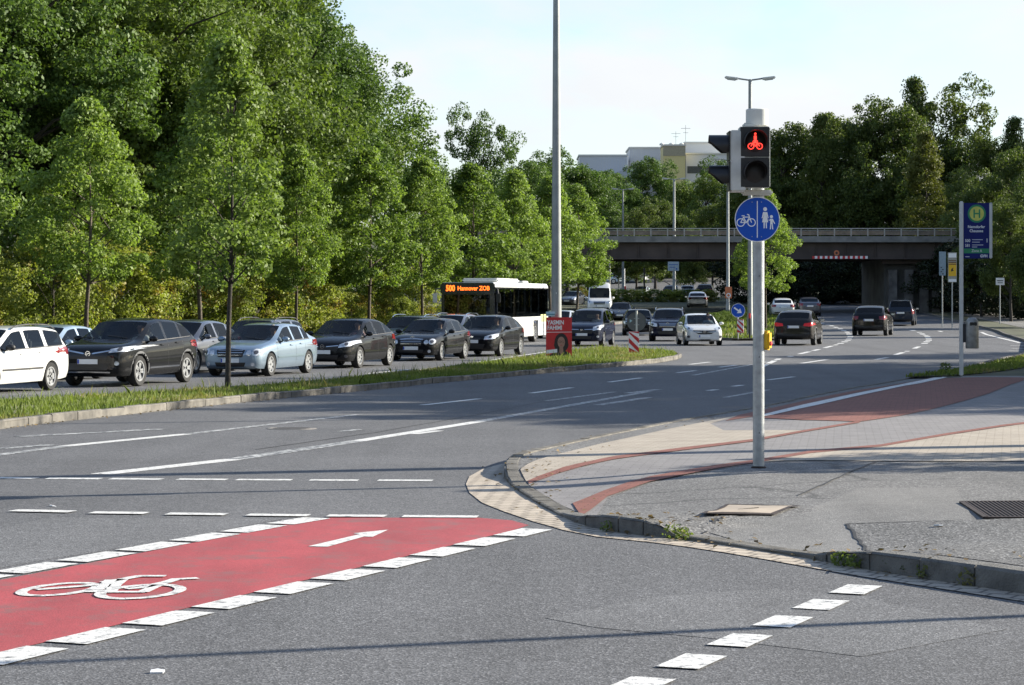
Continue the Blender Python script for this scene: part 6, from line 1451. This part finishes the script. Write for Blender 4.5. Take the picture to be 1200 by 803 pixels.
def bt(t, px, py, size, al='CENTER', sx=.9, bold=.002, mat=M_signw): text('lettering', t, size/s, mat, pn, Mb @ Matrix.Translation((XB(px), ZB(py), .002)), align=al, ext=.001, sx=sx, bold=bold)
bt('Nenndorfer', 1144, 266, 4.6); bt('Chaussee', 1144, 270.8, 4.6)
bt('500', 1130.7, 282.3, 4.6, 'LEFT'); bt('581', 1130.7, 288, 4.6, 'LEFT', bold=.001)
for py, ln in ((281, 12.5), (283.9, 9), (287.2, 13), (289.6, 6)):
    m_ = MB(); m_.box((XB(1139)+ln/2/s, -.019, ZB(py)), (ln/s, .002, .9/s)); m_.build('small_print', pm('print_pale', (.5, .52, .58), .5), pn)
m_ = MB(); m_.box((XB(1144.2), -.019, ZB(294.2)), (29.5/s, .003, 5.4/s)); m_.build('zone_band', green, pn); text('lettering', 'Zone A', 4.4/s, M_signw, pn, Mb @ Matrix.Translation((XB(1144.5), ZB(294.2), .004)), ext=.001, sx=.9)
bt('GVH', 1157, 300.3, 4.6, 'RIGHT', bold=.004); bt('GVH', 1130.7, 301, 2.4, 'LEFT') if False else None
m_ = MB(); m_.box((XB(1133.5), -.019, ZB(301)), (5/s, .002, .8/s)); m_.box((XB(1156.5), -.019, ZB(282)), (1.2/s, .002, 4.6/s)); m_.build('small_print', pm('print_pale', (.5, .52, .58), .5), pn)
lb = empty('litter_bin', (bx+XB(1139), by-.02, z0+ZB(408.5)), 0, 'grey metal litter bin hanging on the bus stop post', 'litter bin')
hb_ = ZB(372.5)-ZB(408.5); rb = 7.6/s
m_ = MB(); m_.lathe([(0, 0), (rb*.94, 0), (rb, .02), (rb, hb_*.80), (rb*.93, hb_*.90), (rb*.55, hb_), (0, hb_*1.01)], 28); m_.build('drum', pm('bin_zinc', (.30, .29, .27), .5, .5, var=.25, scale=8), lb, 50)
m_ = MB(); m_.box((0, -rb*.93, hb_*.80), (rb*1.1, .03, .09), bev=.01); m_.build('opening', M_blackp, lb, 30); m_ = MB(); m_.box((-rb-.03, 0, hb_*.5), (.08, .05, hb_*.6)); m_.build('bracket', M_trim, lb)

# yellow and blue signs under the bridge, small sign at the right
e, p, s = plate_on(1115.5, 313.5, 10.5, 35, 150, pm('sign_panel_grey', (.30, .30, .26), .5), 'timetable_board', 'yellow timetable board on a dark post left of the bus stop sign', post=(0,))
m_ = MB(); m_.box((0, -.02, -.15), (9/s, .02, 15/s), bev=.004); yp = m_.build('yellow_panel', M_yellow, p); m_ = MB(); m_.box((0, -.02, 14/s), (9/s, .02, 5/s)); m_.build('white_panel', M_signw, p); m_ = MB()
for i in range(3): m_.box((0, -.022, (8-i*2.2)/s), (9/s, .02, 1.1/s))
m_.build('brown_line', pm('brown_print', (.16, .07, .02), .5), p); m_ = MB(); m_.prism([(-.10, -.12), (.10, -.05), (.02, .0), (.08, .14), (-.06, .06)], .01, Matrix.Translation((0, -.03, -.15)) @ Matrix.Rotation(R(90), 4, 'X')); m_.build('pictogram', M_blackp, yp)
m_ = MB(); m_.box((0, -.03, -15.3/s), (9/s, .02, 3.2/s)); m_.build('lower_plate', M_signw, p)
e, p, s = plate_on(1104, 309, 8, 28, 152, pm('sign_pale_blue', (.22, .30, .36), .5), 'side_board', 'pale blue-grey board beside the yellow timetable board', post=(0,))
m_ = MB()
for i in range(4): m_.box((-.08+.1*(i % 2), -.02, -.25-.14*i), (.1, .01, .06))
m_.build('dark_print', M_blackp, p)
e, p, s = plate_on(1171.5, 330, 10, 8.5, 158, M_signw, 'small_sign', 'small white sign on a thin post at the right edge', post=(0,))
m_ = MB(); m_.box((0, -.018, .05), (7/s, .004, .06)); m_.box((0, -.018, -.09), (6/s, .004, .05)); m_.build('dark_line', M_trim, p)

# ------------------------------------------------------------------ flyover
by0 = 190; s = scale_at(by0); ZW = lambda py: CH-(py-HZ)/s
fly = empty('flyover', (PX(880, by0), by0, 0), R(-.0), 'dark concrete and steel road flyover crossing behind the junction', 'bridge')
bx0, bx1 = PX(560, by0)-fly.location.x, PX(1290, by0)-fly.location.x
def fb(nm, mat, boxes, sm=None):
    m = MB()
    for (xa, xb, ya, yb, za, zb) in boxes: m.box(((xa+xb)/2, (ya+yb)/2, (za+zb)/2), (xb-xa, yb-ya, zb-za))
    return m.build(nm, mat, fly)
fb('deck', M_conc, [(bx0, bx1, -.25, 15, ZW(284), ZW(277))])
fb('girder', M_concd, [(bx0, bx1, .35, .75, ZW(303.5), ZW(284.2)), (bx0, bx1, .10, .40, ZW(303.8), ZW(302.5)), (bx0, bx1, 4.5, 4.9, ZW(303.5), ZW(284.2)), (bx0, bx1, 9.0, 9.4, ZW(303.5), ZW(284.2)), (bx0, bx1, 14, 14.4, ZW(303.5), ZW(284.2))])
for x_ in np.arange(bx0+1, bx1, 2.4): fb('stiffener', M_concd, [(x_, x_+.05, .22, .35, ZW(302.4), ZW(284.2))])
nb = [(bx0, bx1, -.20, -.10, ZW(268.6), ZW(267.4)), (bx0, bx1, -.18, -.12, ZW(270.6), ZW(270.1))]
rl = fb('railing', M_rail, nb)
m_ = MB()
for x_ in np.arange(bx0+.5, bx1, 1.35): m_.box((x_, -.15, (ZW(277)+ZW(268))/2), (.09, .09, ZW(268)-ZW(277)))
m_.build('baluster', M_rail, rl)
fb('crash_barrier', pm('barrier_tan', (.20, .17, .14), .7, var=.2, scale=2), [(bx0, bx1, .15, .25, ZW(275.5), ZW(270.8))])
fb('far_railing', M_rail, [(bx0, bx1, 14.6, 14.7, ZW(268.3), ZW(267.8)), (bx0, bx1, 14.6, 14.7, ZW(272), ZW(271.6))])
# height warning stripes and small disc on the girder
m_ = MB(); m2 = MB(); gx0 = PX(952, by0)-fly.location.x; gx1 = PX(1017, by0)-fly.location.x; n = 22
for i in range(n):
    (m_ if i % 2 else m2).box((gx0+(gx1-gx0)*(i+.5)/n, .075, ZW(301.7)), ((gx1-gx0)/n, .03, 3.2/s))
m_.build('warning_white', M_signw, fly); m2.build('warning_red', M_signred, fly)
m_ = MB(); M = Matrix.Translation((PX(980.5, by0)-fly.location.x, .06, ZW(296.5))) @ Matrix.Rotation(R(90), 4, 'X'); m_.lathe([(.10, 0), (.10, .02), (.22, .02), (.22, 0)], 20, M, closed=True); m_.build('height_disc', M_orange, fly)
# abutment on the right with pilasters
ax0, ax1 = PX(1040, by0)-fly.location.x, PX(1128, by0)-fly.location.x
g0 = -.2
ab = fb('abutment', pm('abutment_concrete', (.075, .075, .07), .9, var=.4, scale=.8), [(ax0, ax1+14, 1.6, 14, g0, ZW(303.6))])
m_ = MB()
for px_a, px_b in ((1044, 1054), (1063, 1073), (1081, 1091), (1096, 1104)):
    xa, xb = PX(px_a, by0)-fly.location.x, PX(px_b, by0)-fly.location.x; m_.box(((xa+xb)/2, 1.35, (g0+ZW(316))/2), (xb-xa, .5, ZW(316)-g0))
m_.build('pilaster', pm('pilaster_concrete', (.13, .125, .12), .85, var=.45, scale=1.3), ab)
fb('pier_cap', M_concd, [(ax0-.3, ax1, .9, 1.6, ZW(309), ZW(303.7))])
# left abutment hidden by the trees
fb('abutment', M_concd, [(bx0-3, PX(640, by0)-fly.location.x, 1.6, 14, g0, ZW(303.6))])

# ------------------------------------------------------------------ distant buildings and fence
def building(px0, px1, pt, pb2, y, depth, label, mat, extra=None):
    s = scale_at(y); x0, x1 = PX(px0, y), PX(px1, y); zt_, zb2 = CH+(HZ-pt)/s, T(y)-1; e = empty('building', ((x0+x1)/2, y, zb2), 0, label, 'building')
    m = MB(); m.box((0, depth/2, (zt_-zb2)/2), (x1-x0, depth, zt_-zb2)); m.build('wall', mat, e); m = MB(); m.box((0, depth/2, zt_-zb2+.15), (x1-x0+.4, depth+.4, .3)); m.build('roof_edge', M_ltgrey, e)
    return e, s, x1-x0, zt_-zb2
wp = pm('cladding_white', (.50, .52, .55), .5, var=.06); ye = pm('facade_yellow', (.55, .47, .22), .7, var=.08); wg = pm('facade_grey', (.33, .37, .42), .5, var=.08)
e, s, W_, H_ = building(679, 735, 183, 210, 462, 14, 'low white clad building far behind the trees, leftmost of three', wp)
m_ = MB()
for i in range(16): m_.box((-W_/2+W_*(i+.5)/16, -.02, H_-2), (.04, .05, 4.2))
m_.build('cladding_joint', M_ltgrey, e); m_ = MB(); m_.prism([(-3.4, 0), (5.5, 2.6), (5.5, 0)], 6, Matrix.Translation((2, -.2, H_-4.6)) @ Matrix.Rotation(R(90), 4, 'X')); m_.build('sloped_roof', wg, e)
m_ = MB(); m_.box((1.5, -6.3, H_-5.2), (7, .1, .8)); m_.build('window_band', M_glassd, e)
e, s, W_, H_ = building(738, 779, 174, 210, 470, 14, 'pale grey flat-roofed building left of the yellow block', wp)
m_ = MB()
for i in range(14): m_.box((-W_/2+W_*(i+.5)/14, -.02, H_-2.2), (.04, .05, 4.2))
m_.build('cladding_joint', M_ltgrey, e)
e, s, W_, H_ = building(777.5, 803, 171, 215, 452, 9, 'yellow rendered block with rooftop aerials beyond the trees', ye)
rf = [c for c in e.children if c.name.startswith('roof')][0]
m_ = MB(); m_.box((0, -.04, H_-1.0), (W_+.1, .1, 1.9)); m_.build('parapet_band', pm('parapet_olive', (.30, .27, .19), .7), e)
for dx in (-2.2, -.4, 1.6):
    m_ = MB(); m_.lathe([(.5, 0), (.45, .3), (0, .55)], 14, Matrix.Translation((dx, 3, H_+.3))); m_.build('vent', M_ltgrey, rf, 50)
for dx, hh in ((.5, 3.0), (2.4, 4.2)):
    m_ = MB(); m_.tube([(dx, 3, H_), (dx, 3, H_+hh)], .05, 6); m_.tube([(dx-.9, 3, H_+hh*.85), (dx+.9, 3, H_+hh*.85)], .04, 5); m_.tube([(dx-.5, 3, H_+hh*.65), (dx+.5, 3, H_+hh*.65)], .04, 5); m_.build('aerial', M_galv, rf)
e, s, W_, H_ = building(803.5, 905, 181, 215, 456, 10, 'long white low building right of the yellow block', wp)
m_ = MB(); m_.box((0, -.05, H_-3.0), (W_*.96, .08, 1.4)); m_.build('window_band', M_glass, e)
e, s, W_, H_ = building(803, 846, 168, 190, 465, 10, 'white upper storey behind the long white low building', pm('cladding_bright', (.62, .62, .60), .5, var=.05))
# small pale roof seen through the street trees
# white fence at the far road
fe = empty('fence', (PX(686, 338), 338, T(338)), 0, 'pale fence panels along the far climbing road behind the trees', 'fence')
for i in range(5):
    m_ = MB(); m_.box((-3.2+i*1.62, 0, 1.0), (1.55, .08, 1.15)); m_.build('panel', pm('fence_pale', (.50, .46, .36), .7, var=.12, scale=2), fe)
for i in range(6):
    m_ = MB(); m_.box((-4.0+i*1.62, 0, .8), (.10, .12, 1.7)); m_.build('post', M_trim, fe)

# ------------------------------------------------------------------ posts beyond the right edge whose shadows cross the road
for i, (px, py, t, H, r, lb) in enumerate([(545, 549, 12.6, 9.5, .26, 'street lamp'), (650, 748, 9.5, 5.6, .07, 'thin post added for its shadow'), (1000, 566, 6.2, 3.9, .10, 'signal post'), (420, 492, 20, 10.5, .10, 'lamp post')]):  # the thin post is added, its shadow standing for a cable's
    X0, Y0 = G(px, py); x = X0+t*math.cos(R(SUN_AZ)); y = Y0+t*math.sin(R(SUN_AZ)); e = empty('post', (x, y, 0), 0, '%s right of the footway beyond the picture' % lb, 'post')
    m_ = MB(); m_.tube([(0, 0, -.2), (0, 0, H)], [r, r*.7], 10); m_.build('pole', M_galv, e, 40)
    if i in (0, 3): m_ = MB(); m_.box((-.7, 0, H), (1.5, .3, .14), bev=.04); m_.build('lamp_head', M_ltgrey, e, 40)
    if i == 2: m_ = MB(); m_.box((-.2, 0, H-.4), (.3, .3, .9), bev=.03); m_.build('signal_housing', M_ltgrey, e, 40)

# ------------------------------------------------------------------ drivers
def person_mesh():
    vs = [(0, 0, 0, .15), (-.02, 0, .18, .135), (-.05, 0, .38, .16), (-.035, 0, .55, .055), (-.01, 0, .63, .072), (0, 0, .71, .092), (0, 0, .79, .07)]
    es = [(i, i+1) for i in range(6)]
    for s_ in (1, -1):
        b = len(vs); vs += [(-.05, s_*.16, .47, .065), (-.02, s_*.22, .38, .056), (.13, s_*.27, .22, .045), (.36, s_*.19, .33, .030), (.41, s_*.185, .345, .032)]; es += [(2, b), (b, b+1), (b+1, b+2), (b+2, b+3), (b+3, b+4)]
        b = len(vs); vs += [(.08, s_*.10, -.01, .10), (.45, s_*.13, .06, .068), (.70, s_*.13, -.28, .048), (.82, s_*.13, -.30, .04)]; es += [(0, b), (b, b+1), (b+1, b+2), (b+2, b+3)]
    me = bpy.data.meshes.new('p'); me.from_pydata([v[:3] for v in vs], es, []); ob = bpy.data.objects.new('p', me); COL.objects.link(ob)
    ob.modifiers.new('s', 'SKIN'); ob.modifiers.new('u', 'SUBSURF').levels = 2
    for i, v in enumerate(me.skin_vertices[0].data): v.radius = (vs[i][3],)*2; v.use_root = (i == 0)
    m = eval_mesh(ob); bpy.data.objects.remove(ob)
    mb = MB(); mb.v = [tuple(v.co) for v in m.vertices]; mb.f = [tuple(p.vertices) for p in m.polygons]; mb.m = [0]*len(mb.f)
    for i, f in enumerate(mb.f):
        c = sum((Vector(mb.v[j]) for j in f), Vector())/len(f)
        mb.m[i] = 1 if (c.z < .53 and not (c.x > .30 and c.z > .2)) else 0
    for s_ in (1, -1):     # fingers closed on the wheel rim, thumb from the palm's side, nose and ears
        for k, (ln, dz) in enumerate(((.058, .022), (.066, .008), (.062, -.006), (.050, -.019))):
            p = Vector((.425, s_*.185, .345+dz)); mb.tube([p, p+Vector((ln*.5, -s_*.012, .004)), p+Vector((ln*.62, -s_*.028, -.006)), p+Vector((ln*.35, -s_*.036, -.010))], [.0085, .0085, .008, .006], 6)
        p = Vector((.405, s_*.165, .362)); mb.tube([p, p+Vector((.028, -s_*.014, .016)), p+Vector((.045, -s_*.016, .012))], [.010, .009, .007], 6)
        mb.tube([(-.005, s_*.082, .70), (-.005, s_*.098, .715)], [.022, .012], 8)
    mb.tube([(.078, 0, .735), (.10, 0, .705), (.086, 0, .698)], [.008, .015, .012], 6)
    body = mb.mesh('body', 60)
    mb = MB(); bm_ = bmesh.new(); bmesh.ops.create_uvsphere(bm_, u_segments=18, v_segments=12, radius=1)
    bmesh.ops.delete(bm_, geom=[v for v in bm_.verts if v.co.z < -.25 or (v.co.x > .45 and v.co.z < .55)], context='VERTS')
    for v in bm_.verts: v.co = Vector((v.co.x*.108-.010, v.co.y*.096, v.co.z*.115+.745))
    mb.add([tuple(v.co) for v in bm_.verts], [[v.index for v in f.verts] for f in bm_.faces]); bm_.free(); hair = mb.mesh('hair', 60)
    return body, hair
PB, PH = person_mesh(); M_skin = pm('skin', (.42, .25, .18), .5, var=.06)
PB.materials.append(M_skin); PB.materials.append(M_skin); PH.materials.append(M_skin)
bpy.context.view_layer.update()
def driver(carlabel, sn, shirt, haircol, label):
    c = [o for o in bpy.data.objects if o.type == 'EMPTY' and o.get('label') == carlabel][0]; sp = SHAPES[sn]
    zsm = itp(sp['zs'], 2.2); x0 = sp['L']/2-(sp['sg'][0][1]-.28)+.12
    e = empty('person', tuple(c.location+Matrix.Rotation(c.rotation_euler.z, 3, 'Z') @ Vector((x0, .42*sp['W']/2, zsm-.40))), c.rotation_euler.z, label, 'person', 'drivers in the queue')
    for nm, me, mats in (('body', PB, [M_skin, shirt]), ('hair', PH, [haircol])):
        o = bpy.data.objects.new(nm, me); COL.objects.link(o); o.parent = e
        for i, m in enumerate(mats): o.material_slots[i].link = 'OBJECT'; o.material_slots[i].material = m
cl = lambda n, c: pm(n, c, .9, var=.1)
hb1, hb2 = cl('hair_brown', (.05, .03, .018)), cl('hair_grey', (.25, .24, .22))
for lab, sn, sh, hc, pl in [('black sport utility car with chrome trim at the front of the waiting queue', 'suv', cl('shirt_white', (.6, .6, .58)), hb1, 'driver in a white shirt at the wheel of the black sport utility car'),
    ('silver-blue saloon with twin round headlamps behind the thin island tree', 'saloon', cl('shirt_pale_blue', (.35, .42, .5)), hb2, 'grey-haired driver in a pale blue shirt in the silver-blue saloon'),
    ('glossy black hatchback with swept-back headlights between the silver-blue and the black saloon', 'hatch', cl('shirt_pink', (.5, .3, .3)), hb1, 'driver in a pink top in the glossy black hatchback'),
    ('black saloon with chrome grille and twin round headlamps', 'saloon', cl('shirt_white', (.6, .6, .58)), hb1, 'driver in a white shirt in the black saloon'),
    ('black hatchback in front of the white side of the bus', 'hatch', cl('shirt_beige', (.5, .42, .3)), hb2, 'driver in a beige top in the black hatchback before the bus'),
    ('dark blue people carrier behind the red election poster', 'mpv', cl('shirt_white', (.6, .6, .58)), hb1, 'driver in a white shirt in the dark blue people carrier'),
    ('white hatchback facing us beside the left-bearing traffic', 'hatch', cl('shirt_pale_blue', (.35, .42, .5)), hb1, 'driver in a pale blue shirt in the white hatchback')]:
    driver(lab, sn, sh, hc, pl)
